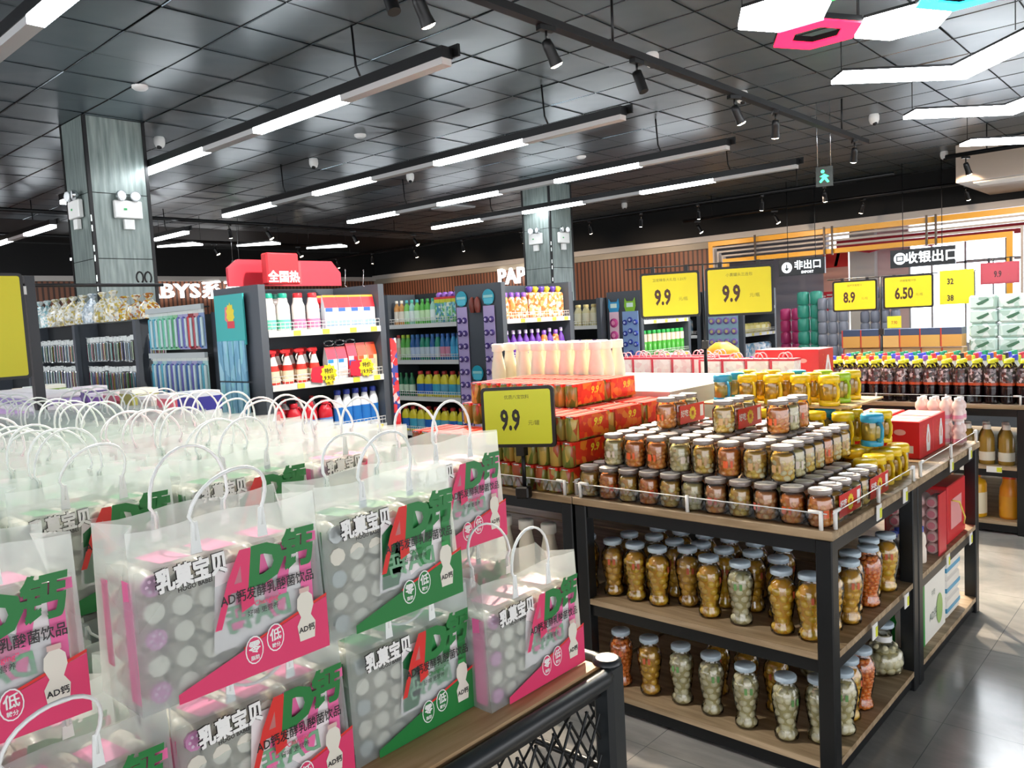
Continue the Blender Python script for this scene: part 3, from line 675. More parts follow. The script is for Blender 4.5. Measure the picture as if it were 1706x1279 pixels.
    q([(.36, .34), (.395, .34), (.455, .53), (.505, .53), (.505, .33+.07), (.575, .43), (.575, .77), (.515, .77), (.44, .6)], ac, .0005)
    q([(.475, .58), (.515, .58), (.515, .68)], FILM, .0009)
    g.text('D', .085, .645*BW-W2, .655*BH, y-.0006, GRN, bold=.06, shear=.15)
    g.text('钙', .070, .83*BW-W2, .69*BH, y-.0006, GRN, bold=.045, shear=.12, ax=.9)
    g.text('AD钙发酵乳酸菌饮品', .0215, .66*BW-W2, .50*BH, y-.0011, INK, bold=.012, ax=.86)
    g.text('“Changing”', .012, .64*BW-W2, .43*BH, y-.0006, main, bold=.01); g.text('好喝 更营养', .011, .62*BW-W2, .38*BH, y-.0006, INK)
    # logo: dark outline then white fill, slightly climbing
    lx, lz = .27*BW-W2, .72*BH
    g.text('乳菓宝贝', .037, lx, lz, y-.0006, INK, bold=.062, rot=.05, ax=.78); g.text('乳菓宝贝', .037, lx, lz, y-.0030, WHT, bold=.040, rot=.05, ax=.78)
    g.text('HOGO BABEI', .0095, lx+.004, lz-.021, y-.0006, INK, bold=.03, rot=.05)
    # little bottle picture
    bx, bz = .86, .10
    prof = [(-.045, 0), (.045, 0), (.055, .10), (.03, .15), (.05, .21), (.045, .27), (.022, .30), (-.022, .30), (-.045, .27), (-.05, .21), (-.03, .15), (-.055, .10)]
    q([(bx+a, bz+b) for a, b in prof], M('E6E2D4', .5), .001)
    q([(bx-.03, bz+.30), (bx+.03, bz+.30), (bx+.03, bz+.33), (bx-.03, bz+.33)], GRN2 if kind == 'green' else M('D9B9B0', .5), .001)
    g.text('AD钙', .013, bx*BW-W2, (bz+.07)*BH, y-.0014, INK, bold=.02)
    pr = P('front_print', g)
    # pack of little bottles, caps facing forward, inside a printed shrink wrap
    b = MB(BOT); cap = M('D68AC0', .25) if kind == 'pink' else M('C9CFD0', .2, .4); dot = M('F2D6EC', .3)
    for r in range(5):
        for cidx in range(7):
            x = (cidx-3)*.0435; z = .024+r*.0415
            T = Matrix.Translation((x, -.062, z)) @ Matrix.Rotation(-PI/2, 4, 'X')
            b.lathe([(.013, 0), (.0135, .004), (.019, .018), (.021, .035), (.0175, .045), (.021, .057), (.021, .06), (.0175, .08), (.021, .095), (.019, .118), (.010, .124)], T=T, seg=9, mat=BOT)
            b.lathe([(.0165, -.0035), (.0165, .003)], T=T, seg=9, mat=cap if cidx in (0, 6, 4) and (r+cidx) % 2 == 0 else BOT)
            if kind == 'pink' and cidx in (0, 6, 4) and (r+cidx) % 2 == 0:
                for q5 in range(6): b.lathe([(.003, -.0045), (.003, -.0036)], cx=.009*math.cos(q5*1.05), cy=.009*math.sin(q5*1.05), T=T, seg=5, mat=dot)
    w_ = MB(PACKF); hp = .216
    w_.box(-W2+.008, W2-.008, -yb+.006, yb-.006, .004, hp, 0)
    c1 = PINK2 if kind == 'pink' else M('2E8A48', .35)
    yy = -yb+.003
    def r(poly, mat, d=0, yv=None): w_.flatpoly([(a*BW-W2, b_*BH) for a, b_ in poly], (yy if yv is None else yv)-d, mat)
    r([(.36, .20), (.86, .20), (.86, .70), (.40, .70)], M('EFE9EA', .3))
    r([(.45, .30), (.52, .30), (.60, .66), (.68, .30), (.75, .30), (.83, .74), (.76, .74), (.715, .45), (.65, .74), (.56, .74)], c1, .001)
    r([(.86, .28), (.93, .28), (.93, .70), (1-.03, .70), (.97, .76), (.80, .76), (.80, .70), (.86, .70)], c1, .001)
    w_.text('DA钙', .05, .62*BW-W2, .36*BH, yy-.0015, M('7DB08C', .4), bold=.02, mirror=True, shear=.1)
    if kind == 'green': r([(.38, .22), (.5, .22), (.58, .5), (.47, .66), (.40, .6)], M('226A3C', .35), .001)
    # gusset side and top patches
    for s in (-1, 1):
        xs = s*(W2-.006)
        for y0, y1, z0, z1 in ((-.06, -.025, .01, .2), (.03, .055, .05, .19)):
            w_.add([(xs, y0, z0), (xs, y1, z0), (xs, y1, z1), (xs, y0, z1)], [(0, 1, 2, 3) if s > 0 else (3, 2, 1, 0)], c1)
    for x0 in (-.11, -.03, .06): w_.add([(x0, -.05, hp+.001), (x0+.05, -.05, hp+.001), (x0+.04, .03, hp+.001), (x0-.01, .02, hp+.001)], [(0, 1, 2, 3)], c1)
    return P('milk_drink_bag', f, hs+[pr, P('bottle_pack', b, [P('shrink_wrap', w_)])])
BG = {(k, v): bag(k, v) for k in ('pink', 'green') for v in (0, 1, 2)}
BGF = {(k, v): bag(k, v, True) for k in ('pink', 'green') for v in (0, 1, 2)}
def putbag(kind, v, xf, y0, z, label, rz=0.0, tilt=0.0, fold=None):
    if fold is None: fold = z < z2-.01 and not (y0 > 1.17 and xf > -1.3) and not (y0 < .3 and xf > -1.3)
    """xf: x of the printed face, y0: near edge"""
    th = PI/2+rz
    thing((BGF if fold else BG)[kind, v], (xf-BD/2, y0+BW/2, z), label, 'drink bag', 'milk drink carry bags on the display table', rz=th, tilt=(tilt, 0) if tilt else None)
z1, z2 = TZ+.001, TZ+BH+.004
putbag('pink', 0, -1.18, 1.182, z1, 'pink milk drink bag standing alone at the far corner of the wooden table top')
putbag('green', 0, -1.24, .868, z1, 'green milk drink bag on the table edge, under another green bag')
putbag('pink', 1, -1.235, .53, z1, 'pink milk drink bag with red letter A, below the big pink bag')
putbag('pink', 2, -1.22, .19, z1, 'pale milk drink bag at the bottom left, only its top and handles in view')
putbag('pink', 1, -1.24, -.15, z1, 'milk drink bag at the bottom left picture corner, lowest row')
putbag('pink', 2, -1.20, .47, z2, 'big pink milk drink bag in front, upper layer, the most prominent one')
putbag('green', 1, -1.20, .805, z2, 'green milk drink bag in the upper layer right of the big pink bag')
putbag('pink', 0, -1.30, .105, z2, 'pink milk drink bag cut by the left picture edge, upper layer')
putbag('green', 0, -1.38, -.25, z2, 'milk drink bag of the upper layer outside the left edge')
putbag('pink', 1, -1.41, 1.195, z1, 'lower layer milk drink bag directly behind the lone corner bag')
putbag('pink', 0, -1.42, 1.185, z2, 'pink milk drink bag standing above and behind the lone corner bag')
rb_ = random.Random(11)
for k, yy in enumerate((.86, .52, .18, -.16)): putbag('green' if k % 2 else 'pink', k % 3, -1.41, yy, z1, 'lower layer milk drink bag hidden behind the front row, '+nth(k)+' from the far end')
xs = [-1.585]+[-1.765-.176*i for i in range(13)]
for r_, xf in enumerate(xs):
    for k, yy in enumerate((1.17, .825, .48, .135, -.21)):
        kind = ['pink', 'green', 'green', 'green', 'pink'][k] if r_ < 3 else ('green' if rb_.random() < .6 else 'pink')
        lab = kind+' milk bag, '+nth(r_+2)+' row from the aisle, '+nth(k)+' from far end, '
        if xf > -3.82: putbag(kind, rb_.randrange(3), xf, yy+rb_.uniform(-.006, .006), z1, lab+'lower layer')
        if r_ > 0 and xf > -3.82: putbag(kind, rb_.randrange(3), xf+rb_.uniform(-.002, .002), yy+rb_.uniform(-.006, .006), z2+.0, lab+'upper layer', rz=rb_.uniform(-.01, .01))
# ============================================================ promotion racks
RB = M('141618', .35, .2)
TAGY = M('D8DC2E', .5)
def rack(x0, x1, y0, y1, label, H=.87, lv=(.085, .455), rails='fr', tags=True, zoff=0):
    root = MB(RB); root.box(x0+.01, x1-.01, y0+.01, y1-.01, H-.08, H-.031, RB)
    ks = []
    for x in (x0, x1-.055):
        for y in (y0, y1-.055):
            l = MB(RB); l.box(x, x+.055, y, y+.055, 0, H-.03, RB, bev=.004); ks.append(P('post', l))
    t = MB(WT2); t.box(x0-.006, x1+.006, y0-.006, y1+.006, H-.03, H, WT2, bev=.003); ks.append(P('top_board', t))
    for z in lv:
        s = MB(WT2); s.box(x0+.004, x1-.004, y0+.004, y1-.004, z-.022, z, WT2)
        bm_ = MB(RB); bm_.box(x0+.02, x1-.02, y0+.015, y0+.04, z-.07, z-.022, RB); bm_.box(x1-.04, x1-.015, y0+.02, y1-.02, z-.07, z-.022, RB)
        ks.append(P('shelf_board', s, [P('beam', bm_)]))
    gl_ = glass_mat('acrylic_rail_'+label[:3], (.93, .96, .95)) if 'rail' not in MC else MC['rail']; MC['rail'] = gl_
    def rail(a, b):
        g = MB(gl_); d = (Vector(b)-Vector(a)); n = max(1, round(d.length/.5)); cls = []
        T = [(a[0], a[1], H+.012), (b[0], b[1], H+.012), (b[0], b[1], H+.055), (a[0], a[1], H+.055)]
        g.add(T, [(0, 1, 2, 3)], 0); g.tube([(a[0], a[1], H+.055), (b[0], b[1], H+.055)], .0022, WHITE, seg=4)
        u = d.normalized()
        for i in range(n+1):
            q = Vector(a)+d*i/n; q = Vector((q.x, q.y, 0))+u*(.02 if i == 0 else (-.02 if i == n else 0))
            cl = MB(WHITE); c9 = P('clip'); c9.mb = cl; cls.append(c9); cl.tube([(q.x, q.y, H), (q.x, q.y, H+.062)], .007, WHITE, seg=6)
            if i in (0, n): e2 = q+u*(.04 if i == 0 else -.04); cl.tube([(q.x, q.y, H+.058), (e2.x, e2.y, H+.058)], .0065, WHITE, seg=6)
        for c9 in cls: c9.me = c9.mb.build()
        return P('guard_rail', g, cls)
    if 'f' in rails: ks.append(rail((x0+.01, y0+.005, 0), (x1-.015, y0+.005, 0)))
    if 'r' in rails: ks.append(rail((x1-.002, y0+.02, 0), (x1-.002, y1-.02, 0)))
    if tags:
        for f, z in ((.42, H), (.75, H), (.35, lv[1]), (.75, lv[1])):
            tg = MB(WHITE); y = y0+(y1-y0)*f
            tg.box(x1+.013, x1+.016, y, y+.05, z-.05, z+.005, WHITE); tg.box(x1+.016, x1+.0175, y+.028, y+.048, z-.045, z-.01, TAGY)
            ks.append(P('price_tag', tg))
    return thing(P('promotion_rack', root, ks), (0, 0, 0), label, 'rack')
rack(-1.985, -.95, 2.53, 3.455, 'black and wood three-level rack with jars, at the front right corner of the island')
rack(-1.985, -.95, 3.47, 4.50, 'black and wood rack with red boxes, behind the jar rack along the aisle', rails='r')
rack(-3.35, -2.0, 2.53, 3.455, 'black and wood rack with canned drinks, left of the jar rack', tags=False)
rack(-3.35, -2.0, 3.47, 4.50, 'black and wood rack in the middle of the island carrying white bottles', rails='', tags=False)
rack(-3.4, -1.9, 4.62, 5.45, 'black and wood rack at the back of the island under the red-strapped bags', rails='', tags=False)
rack(-4.3, -2.42, 6.05, 7.9, 'rack behind the island under the orange bottles', rails='', tags=False)
rack(-2.40, -1.00, 6.05, 7.9, 'black rack with dark grape juice bottles on top at the right', rails='f', tags=False)
rack(-.98, .25, 6.05, 7.9, 'black drinks rack cut by the right picture edge', rails='f', tags=False)
# ------------------------------------------------------------ small jars
GLS = glass_mat('clear_jar_glass', (.965, .975, .96)); LIDS = M('D6D4D2', .22, .1, 'silver_lid'); LIDD = M('8A807A', .3, .2)
FR = {'orange': fruit_mat('orange_fruit', 'FFB858', 'F8A040', 'E8882C', 60, 'C06820'), 'yellow': fruit_mat('yellow_fruit', 'F4D478', 'E8BC50', 'CCA040', 55, '9C7C34'),
      'mixed': fruit_mat('mixed_fruit', 'FFE8C0', 'F6B868', 'DCA058', 60, 'A87858'), 'pale': fruit_mat('pale_fruit', 'F0E6C0', 'DCD09C', 'C4B684', 50, '8C8258')}
FRT0 = {'orange': fruit_mat('mandarin_pieces', 'FF9A38', 'F88428', 'E8701C', 50, 'B04A14'), 'peach': fruit_mat('yellow_peach_halves', 'FFCE48', 'F8BC30', 'E8A41C', 26, 'A86C10'),
       'lychee': fruit_mat('white_fruit_balls', 'F0E8C0', 'E2D8A6', 'C8BC80', 30, '807648'), 'amber': fruit_mat('amber_fruit', 'FAC658', 'EEB038', 'D09020', 28, '80581C')}
FRT = {'orange': M('FF8A30', .3, 0, 'mandarin', .4, .12), 'peach': M('FFC838', .3, 0, 'peach', .4, .10), 'lychee': M('EFE6BC', .3, 0, 'pale_fruit_ball', .4, .08), 'amber': M('FBBC3C', .3, 0, 'amber_fruit', .4, .14)}
FR['orange'] = M('FFA040', .35, 0, 'orange_piece', .3, .15); FR['yellow'] = M('F8D060', .35, 0, 'yellow_piece', .3, .15); FR['mixed'] = M('FFC084', .35, 0, 'peach_piece', .3, .2); FR['pale'] = M('F0E4B4', .35, 0, 'pale_piece', .3, .12)
SYJ = {'orange': M('D87828', .3), 'yellow': M('C89838', .3), 'mixed': M('D08850', .3), 'pale': M('C8B878', .3)}
def smalljar(kind, label_card=False):
    g = MB(GLS); g.lathe([(.030, .0), (.039, .003), (.0425, .012), (.0425, .088), (.040, .098), (.034, .106), (.034, .118)], seg=18, mat=GLS, caps=False)
    c_ = MB(SYJ[kind]); c_.lathe([(.001, .004), (.032, .004), (.034, .014), (.035, .086), (.033, .094), (.001, .095)], seg=16, mat=0, caps=False)
    cr = MB(FR[kind]); lumps(cr, [(.038, .004), (.0405, .014), (.0405, .09)], .0135, FR[kind], random.Random(len(kind)), .75, mat2=FR['orange' if kind == 'mixed' else ('pale' if kind == 'yellow' else kind)])
    l = MB(LIDS); l.lathe([(.0375, .109), (.0385, .111), (.0385, .122), (.037, .1245)], seg=20, mat=LIDD if kind != 'pale' else LIDD, caps=False); l.lathe([(.037, .1245), (.033, .1255), (.031, .124), (.001, .124)], seg=20, mat=LIDS, caps=False)
    lb = MB(M('F0D9B0', .4)); vs = []; n = 7
    for i in range(n+1):
        a = -PI/2-.7+1.4*i/n; vs += [(.0432*math.cos(a), .0432*math.sin(a), .035), (.0432*math.cos(a), .0432*math.sin(a), .06)]
    lb.add(vs, [(2*i, 2*i+2, 2*i+3, 2*i+1) for i in range(n) if i in (1, 2, 4)], {'orange': M('E8602C', .4), 'yellow': M('C8A070', .4), 'mixed': M('D86A58', .4), 'pale': M('E0D0C0', .4)}[kind])
    return P('fruit_jar', g, [P('syrup', c_), P('fruit_pieces', cr), P('lid', l), P('paper_label', lb)])
SJ = {k: smalljar(k) for k in FR}
kindw = {'orange': 'orange segment', 'yellow': 'yellow fruit', 'mixed': 'mixed peach', 'pale': 'pale fruit'}
rj = random.Random(5)
def sj(x, y, z, kind, lab):
    thing(SJ[kind], (x, y, z), 'squat '+kindw[kind]+' jar, '+lab, 'jar', 'squat fruit jars piled on the corner rack', rz=rj.uniform(-.5, 1.2))
ks = list(FR); Z0 = .8705; X1 = -1.005; PT = .0935
fr1 = ['yellow', 'orange', 'yellow', 'orange', 'yellow', 'pale', 'mixed', 'yellow', 'mixed', 'orange', 'orange']
for i in range(11):
    for j in range(10):
        x = X1-(10-i)*PT+.0; y = 2.585+j*.0885
        if i == 0 and j > 1: continue
        if j > 1 and i < 8: continue
        if j > 5 and i > 7: continue
        kind = fr1[i] if j == 0 else rj.choice(['orange', 'orange', 'yellow', 'mixed', 'pale'])
        sj(x, y, Z0, kind, 'bottom layer, '+nth(j)+' row from front, '+nth(10-i)+' from the corner post')
fr2 = ['pale', 'orange', 'orange', 'pale', 'yellow', 'orange', 'yellow', 'yellow']
for i in range(8):
    for j in range(8):
        x = -1.15-.005-(7-i)*.1+.004; y = 2.635+j*.088
        if i < 3 and j > 6: continue
        if i > 5 and j > 6: continue
        sj(x, y, Z0+.1265, fr2[i] if j == 0 else rj.choice(['orange', 'orange', 'yellow', 'mixed', 'pale']), 'second layer, '+nth(j)+' row from front, '+nth(7-i)+' from the aisle end')
for i, (x, y, kd) in enumerate(((-1.722, 2.83, 'orange'), (-1.452, 2.80, 'yellow'), (-1.262, 2.86, 'orange'))):
    for j in range(3): sj(x, y+j*.089, Z0+.2535, kd if j == 0 else rj.choice(['mixed', 'pale', 'orange']), 'third layer, '+['left', 'middle', 'right'][i]+' pack, '+nth(j)+' from the front')
def promo_card():
    m = MB(M('D8281E', .4)); m.box(-.0015, 0, 0, .20, 0, .075, 0)
    T = Matrix.Translation((.0, .10, .037)) @ Matrix.Rotation(PI/2, 4, 'Z')
    y2 = MB(M('F2D22A', .4)); st = [((.03 if k % 2 else .024)*math.cos(k*PI/12), (.03 if k % 2 else .024)*math.sin(k*PI/12)) for k in range(24)]
    y2.flatpoly(st, -.0008, 0, T=T); y2.text('特', .022, 0, 0, -.0014, M('C8301E', .4), T=T, bold=.03)
    m.text('好吃', .03, -.065, .005, -.0008, WHT, T=T, bold=.02); m.flatpoly([(.062, -.02), (.09, -.02), (.09, .028), (.062, .028)], -.0008, WHT, T=T)
    return P('promotion_card', m, [P('starburst', y2)])
pc = promo_card()
for i, (x, y, z, lb) in enumerate([(-1.676, 2.86, Z0+.265, 'on the left pack of the third layer'), (-1.407, 2.83, Z0+.265, 'on the middle pack of the third layer'), (X1+.0455, 2.63, Z0+.02, 'at the corner post, bottom layer'), (X1+.0455, 2.93, Z0+.02, 'further back on the aisle side, bottom layer')]):
    thing(pc, (x, y, z), 'red and yellow starburst card '+lb, 'card', 'red starburst cards on the jars')
# ------------------------------------------------------------ tall jars
LIDB = M('B8CAD6', .3, 0, 'pale_blue_lid')
SYR = {'orange': M('B8541C', .2), 'peach': M('D89A24', .2), 'lychee': M('B8AC78', .2), 'amber': M('C08A28', .2)}
def talljar(kind):
    pr = [(.034, 0), (.041, .004), (.042, .022), (.035, .038), (.034, .050), (.041, .085), (.048, .13), (.0495, .155), (.045, .178), (.034, .196), (.029, .204), (.029, .222)]
    g = MB(GLS); g.lathe(pr, seg=18, mat=GLS, caps=False)
    pl_ = [(max(.002, r-.0025), z) for r, z in pr if .004 <= z <= .178]+[(.03, .192)]
    fp = MB(FRT[kind]); lumps(fp, pl_, {'orange': .011, 'peach': .019, 'lychee': .018, 'amber': .020}[kind], FRT[kind], random.Random(len(kind)+3), .85)
    pc_ = [(.001, .004)]+[(max(.002, r-.010), z) for r, z in pr if .004 <= z <= .178]+[(.022, .190), (.001, .192)]
    c_ = MB(SYR[kind]); c_.lathe(pc_, seg=16, mat=0, caps=False)
    l = MB(LIDB); l.lathe([(.036, .211), (.038, .213), (.038, .226), (.036, .229), (.001, .2295)], seg=20, mat=0, caps=False)
    lb = MB(M('D8C49A', .5)); vs = []; n = 5; a0 = -.55
    for i in range(n+1):
        a = -.5+1.0*i/n; vs += [(.0502*math.cos(a), .0502*math.sin(a), .135), (.0502*math.cos(a), .0502*math.sin(a), .158)]
    lb.add(vs, [(2*i, 2*i+2, 2*i+3, 2*i+1) for i in (1, 3)], M('C8603C', .5) if kind != 'lychee' else M('6A9A58', .5))
    return P('tall_fruit_jar', g, [P('syrup', c_), P('fruit_pieces', fp), P('lid', l), P('paper_label', lb)])
TJ = {k: talljar(k) for k in FRT}
tw = {'orange': 'orange mandarin pieces', 'peach': 'yellow peach', 'lychee': 'pale round fruit', 'amber': 'amber yellow fruit'}
def tj(x, y, z, kind, lab, cat='jar'):
    thing(TJ[kind], (x, y, z), 'tall '+tw[kind]+' jar, '+lab, cat, 'tall fruit jars on the rack shelves', rz=rj.uniform(-1.6, .2))
ms = [(964, 992), (1000, 1005), (1045, 1010), (1083, 1022), (1132, 1020), (1166, 1040), (1222, 1050), (1286, 1070), (1338, 1080)]
kd = ['amber', 'amber', 'peach', 'peach', 'amber', 'peach', 'lychee', 'peach', 'peach']
for i, (u, v) in enumerate(ms):
    p = pz(u+3, v-6, .4555); x = p.x; y = max(2.64, p.y+.01); x = min(x, -1.07)
    tj(x-(.012 if i == 3 else 0), y+(.05 if i == 4 else 0), .4555, kd[i], 'front row of the middle shelf, '+nth(i)+' from the left')
for i in range(7): tj(-1.88+i*.108, 2.76+(i % 2)*.02, .4555, rj.choice(['amber', 'peach']), 'second row of the middle shelf, '+nth(i)+' from the left')
for i in range(6): tj(-1.83+i*.11, 2.91, .4555, rj.choice(['amber', 'peach']), 'third row of the middle shelf, '+nth(i)+' from the left')
for j, k_ in enumerate(['amber', 'amber', 'amber', 'orange', 'amber', 'peach']):
    tj(-1.03+(.015 if j % 2 else -.015), 2.755+j*.102, .4555, k_, 'aisle side of the middle shelf, '+nth(j)+' behind the corner post')
bs_ = [(1033, 1145), (1080, 1160), (1133, 1175), (1183, 1193), (1240, 1215), (1307, 1236)]
for i, (u, v) in enumerate(bs_):
    p = pz(u, v-4, .0855); tj(p.x, p.y+.02, .0855, ['orange', 'amber', 'lychee', 'lychee', 'lychee', 'lychee'][i], 'front row of the bottom shelf, '+nth(i)+' from the left')
for i, (x, y, k_, w_) in enumerate([(-1.055, 2.665, 'lychee', 'just left of the corner post'), (-1.01, 2.765, 'lychee', 'just behind the corner post'), (-1.03, 2.875, 'peach', 'second behind the corner post'), (-1.02, 2.985, 'orange', 'third behind the corner post'), (-1.14, 2.98, 'lychee', 'tucked behind the orange one')]):
    tj(x, y, .0855, k_, 'bottom shelf, '+w_)
for i in range(3): tj(-1.5+i*.12, 2.78, .0855, 'amber', 'dim second row of the bottom shelf, '+nth(i)+' from the left')
def roundjar():
    pr = [(.045, 0), (.06, .006), (.074, .03), (.080, .06), (.072, .095), (.045, .122), (.032, .135), (.030, .165), (.036, .19), (.037, .2)]
    g = MB(GLS); g.lathe(pr, seg=20, mat=GLS, caps=False)
    fp = MB(FRT['lychee']); lumps(fp, [(r-.003, z) for r, z in pr if .004 < z < .125], .019, FRT['lychee'], random.Random(9))
    c_ = MB(SYR['lychee']); c_.lathe([(.001, .004)]+[(r-.014, z) for r, z in pr if .004 < z < .11]+[(.001, .112)], seg=18, mat=0, caps=False)
    bd_ = MB(WHITE); bd_.lathe([(.0335, .135), (.0335, .158)], seg=18, mat=0, caps=False)
    l = MB(LIDB); l.lathe([(.040, .193), (.0415, .195), (.0415, .207), (.039, .209), (.001, .2095)], seg=20, mat=0, caps=False)
    return P('round_fruit_jar', g, [P('syrup', c_), P('fruit_pieces', fp), P('lid', l), P('neck_band', bd_)])
RJ = roundjar()
thing(RJ, (-1.05, 3.33, .0855), 'round bellied glass jar with a grey lid, bottom shelf at the aisle', 'jar', 'round jars')
thing(RJ, (-1.25, 3.33, .0855), 'round bellied glass jar half in shade behind the front one', 'jar', 'round jars')
thing(RJ, (-1.24, 3.13, .0855), 'round bellied glass jar in the dark left of the others', 'jar', 'round jars')
# ------------------------------------------------------------ yellow lidded mugs
def mug(cap_, body):
    g = MB(GLS); g.lathe([(.036, .018), (.040, .022), (.041, .085), (.038, .1)], seg=18, mat=GLS, caps=False)
    c_ = MB(M('E8C85A', .3, 0, None, .3, .2) if body == 0 else M('F4B430', .3, 0, None, .3, .2)); c_.lathe([(.001, .02), (.038, .021), (.039, .086), (.001, .09)], seg=16, mat=0, caps=False)
    cm_ = M(cap_, .3); l = MB(cm_); l.lathe([(.041, .096), (.044, .099), (.044, .122), (.040, .13), (.001, .132)], seg=20, mat=0, caps=False)
    b_ = MB(cm_); b_.lathe([(.001, 0), (.041, 0), (.043, .004), (.043, .02), (.040, .024)], seg=20, mat=0, caps=False)
    h = MB(cm_); h.tube([(.040, 0, .092), (.060, 0, .094), (.072, 0, .075), (.070, 0, .045), (.058, 0, .026), (.040, 0, .026)], (.006, .009), 0, seg=8)
    return P('fruit_mug', g, [P('fruit_filling', c_), P('lid', l), P('base', b_), P('handle', h)])
MG = {'yellow': mug('F2CC1C', 1), 'blue': mug('38A6D0', 0), 'green': mug('A6D22C', 0)}
bd = MB(M('E0C49A', .6)); bd.box(-1.62, -1.02, 3.16, 3.50, 1.005, 1.018, 0)
mgz = [(-1.62+.06, 3.17, 'yellow')]
cardb = M('C8A878', .7)
def tray(x0, x1, y0, y1, z, label, low=None):
    m = MB(cardb)
    if low: m.box(x0, low[0], y0, y1, z, z+.008, cardb); m.box(low[0], x1, y0, low[1], z, z+.008, cardb)
    else: m.box(x0, x1, y0, y1, z, z+.008, cardb); thing(P('cardboard_tray', m), (0, 0, 0), label, 'tray')
tray(-1.75, -.99, 3.28, 3.86, Z0+.135, 'cardboard sheet between the first and second layers of the mugs', (-1.27, 3.55))
tray(-1.90, -1.20, 3.42, 3.86, Z0+.279, 'cardboard sheet under the top layer of the mugs')
n_ = 0
for j in range(7):
    for i in range(7):
        x = -1.04-i*.11; y = 3.32+j*.10
        if j > 1 and i > 3 or (i < 3 and y > 3.6): continue
        if y > 3.83: continue
        thing(MG['yellow'], (x, y, Z0), 'yellow-lidded fruit mug, bottom layer, '+nth(i)+' from the aisle in row '+nth(j), 'mug', 'lidded fruit mugs', rz=-.78+rj.uniform(-.1, .1))
for i in range(2): thing(MG['yellow'], (-1.04, 3.125+.098*i, Z0), 'yellow-lidded fruit mug at the aisle rail, '+nth(i)+' from the jars', 'mug', 'lidded fruit mugs', rz=-.78)
for j in range(5):
    for i in range(6):
        x = -1.09-i*.115; y = 3.36+j*.108
        if y > 3.82: continue
        if j > 1 and i > 3 or (i < 2 and y > 3.5): continue
        k_ = 'blue' if (i, j) in ((0, 0), (2, 1), (5, 0)) else 'yellow'
        thing(MG[k_], (x, y, Z0+.1435), k_+'-lidded fruit mug, second layer, '+nth(i)+' from the aisle in row '+nth(j), 'mug', 'lidded fruit mugs', rz=-.72)
for j in range(3):
    for i in range(5):
        x = -1.30-i*.125; y = 3.47+j*.13
        k_ = {(0, 0): 'yellow', (0, 1): 'green', (4, 0): 'blue', (4, 1): 'blue', (2, 2): 'blue', (1, 2): 'green'}.get((i, j), 'yellow')
        thing(MG[k_], (x, y, Z0+.2875), k_+'-lidded fruit mug, top layer, '+nth(i)+' from the aisle in row '+nth(j), 'mug', 'lidded fruit mugs', rz=-.7)
# ------------------------------------------------------------ cans in red sleeves
CANM = mottle_mat('gold_green_can', ['8A8A3C', 'A89448', 'C8A850', '6A7A30', 'B05028'], 45, .25, (1, 1, .35)); SLV = mottle_mat('red_orange_sleeve', ['E23A1E', 'EE6A1E', 'E8301C', 'F08A2A', 'D82A18'], 34, .3)
def canpack(n=4):
    r = .030; m = MB(CANM)
    for k in range(n):
        y = k*.061; m.lathe([(.024, 0), (.030, .006), (.030, .102), (.026, .112), (.0255, .116)], cy=y, seg=14, mat=CANM); m.lathe([(.0262, .1145), (.0258, .1185), (.001, .1155)], cy=y, seg=14, mat=CHROME, caps=False)
    s = MB(SLV); L0_, L1_ = -.030, (n-1)*.061+.030
    s.box(-.024, .0305, L0_+.012, L1_, .106, .1205, M('E02A1C', .3)); s.box(.0305, .032, L0_+.035, L1_, .012, .118, SLV); s.box(-.020, -.010, L0_+.012, L1_, .1206, .121, M('F0A8A0', .3))
    T = Matrix.Translation((.0323, (L0_+L1_)/2, .06)) @ Matrix.Rotation(PI/2, 4, 'Z')
    s.text('9.9', .05, .045, .02, 0, M('F8E23A', .4), T=T, bold=.04, shear=.15)
    for q in (m, s): q.v = [(x, y, z*.865) for x, y, z in q.v]
    return P('can_pack', m, [P('red_sleeve', s)])
CP = canpack()
nm = 0
def cp(x, y, z, lab): thing(CP, (x, y, z), 'red-sleeved gold can pack, '+lab, 'drink pack', 'red sleeved can packs')
for j in range(3):
    for i in range(15):
        x = -2.05-i*.067; y = 2.575+j*.262
        if j == 2 and y > 3.2: continue
        for L_ in range(4):
            if L_ == 0 and i > 0 and j > 0: continue
            if L_ == 1 and (i < 0): continue
            if L_ == 2 and (j == 0 and i > 5 or i > 13): continue
            if L_ == 3 and (j == 0 or i < 3 or i > 12): continue
            if L_ in (1, 2) and j > 0 and i > 3 and L_ == 1: continue
            yy = y+(.0, .02, .05, .05)[L_]
            cp(x, yy, Z0+L_*.1052, nth(L_)+' layer, '+nth(i)+' from the jar rack, '+nth(j)+' row')
for i in range(3): cp(-1.955+i*.066, 3.245, Z0+.0, 'beside the left end of the jar pile, '+nth(i))
for i in range(3): cp(-1.955+i*.066, 3.245, Z0+.1052, 'upper, beside the left end of the jar pile, '+nth(i))
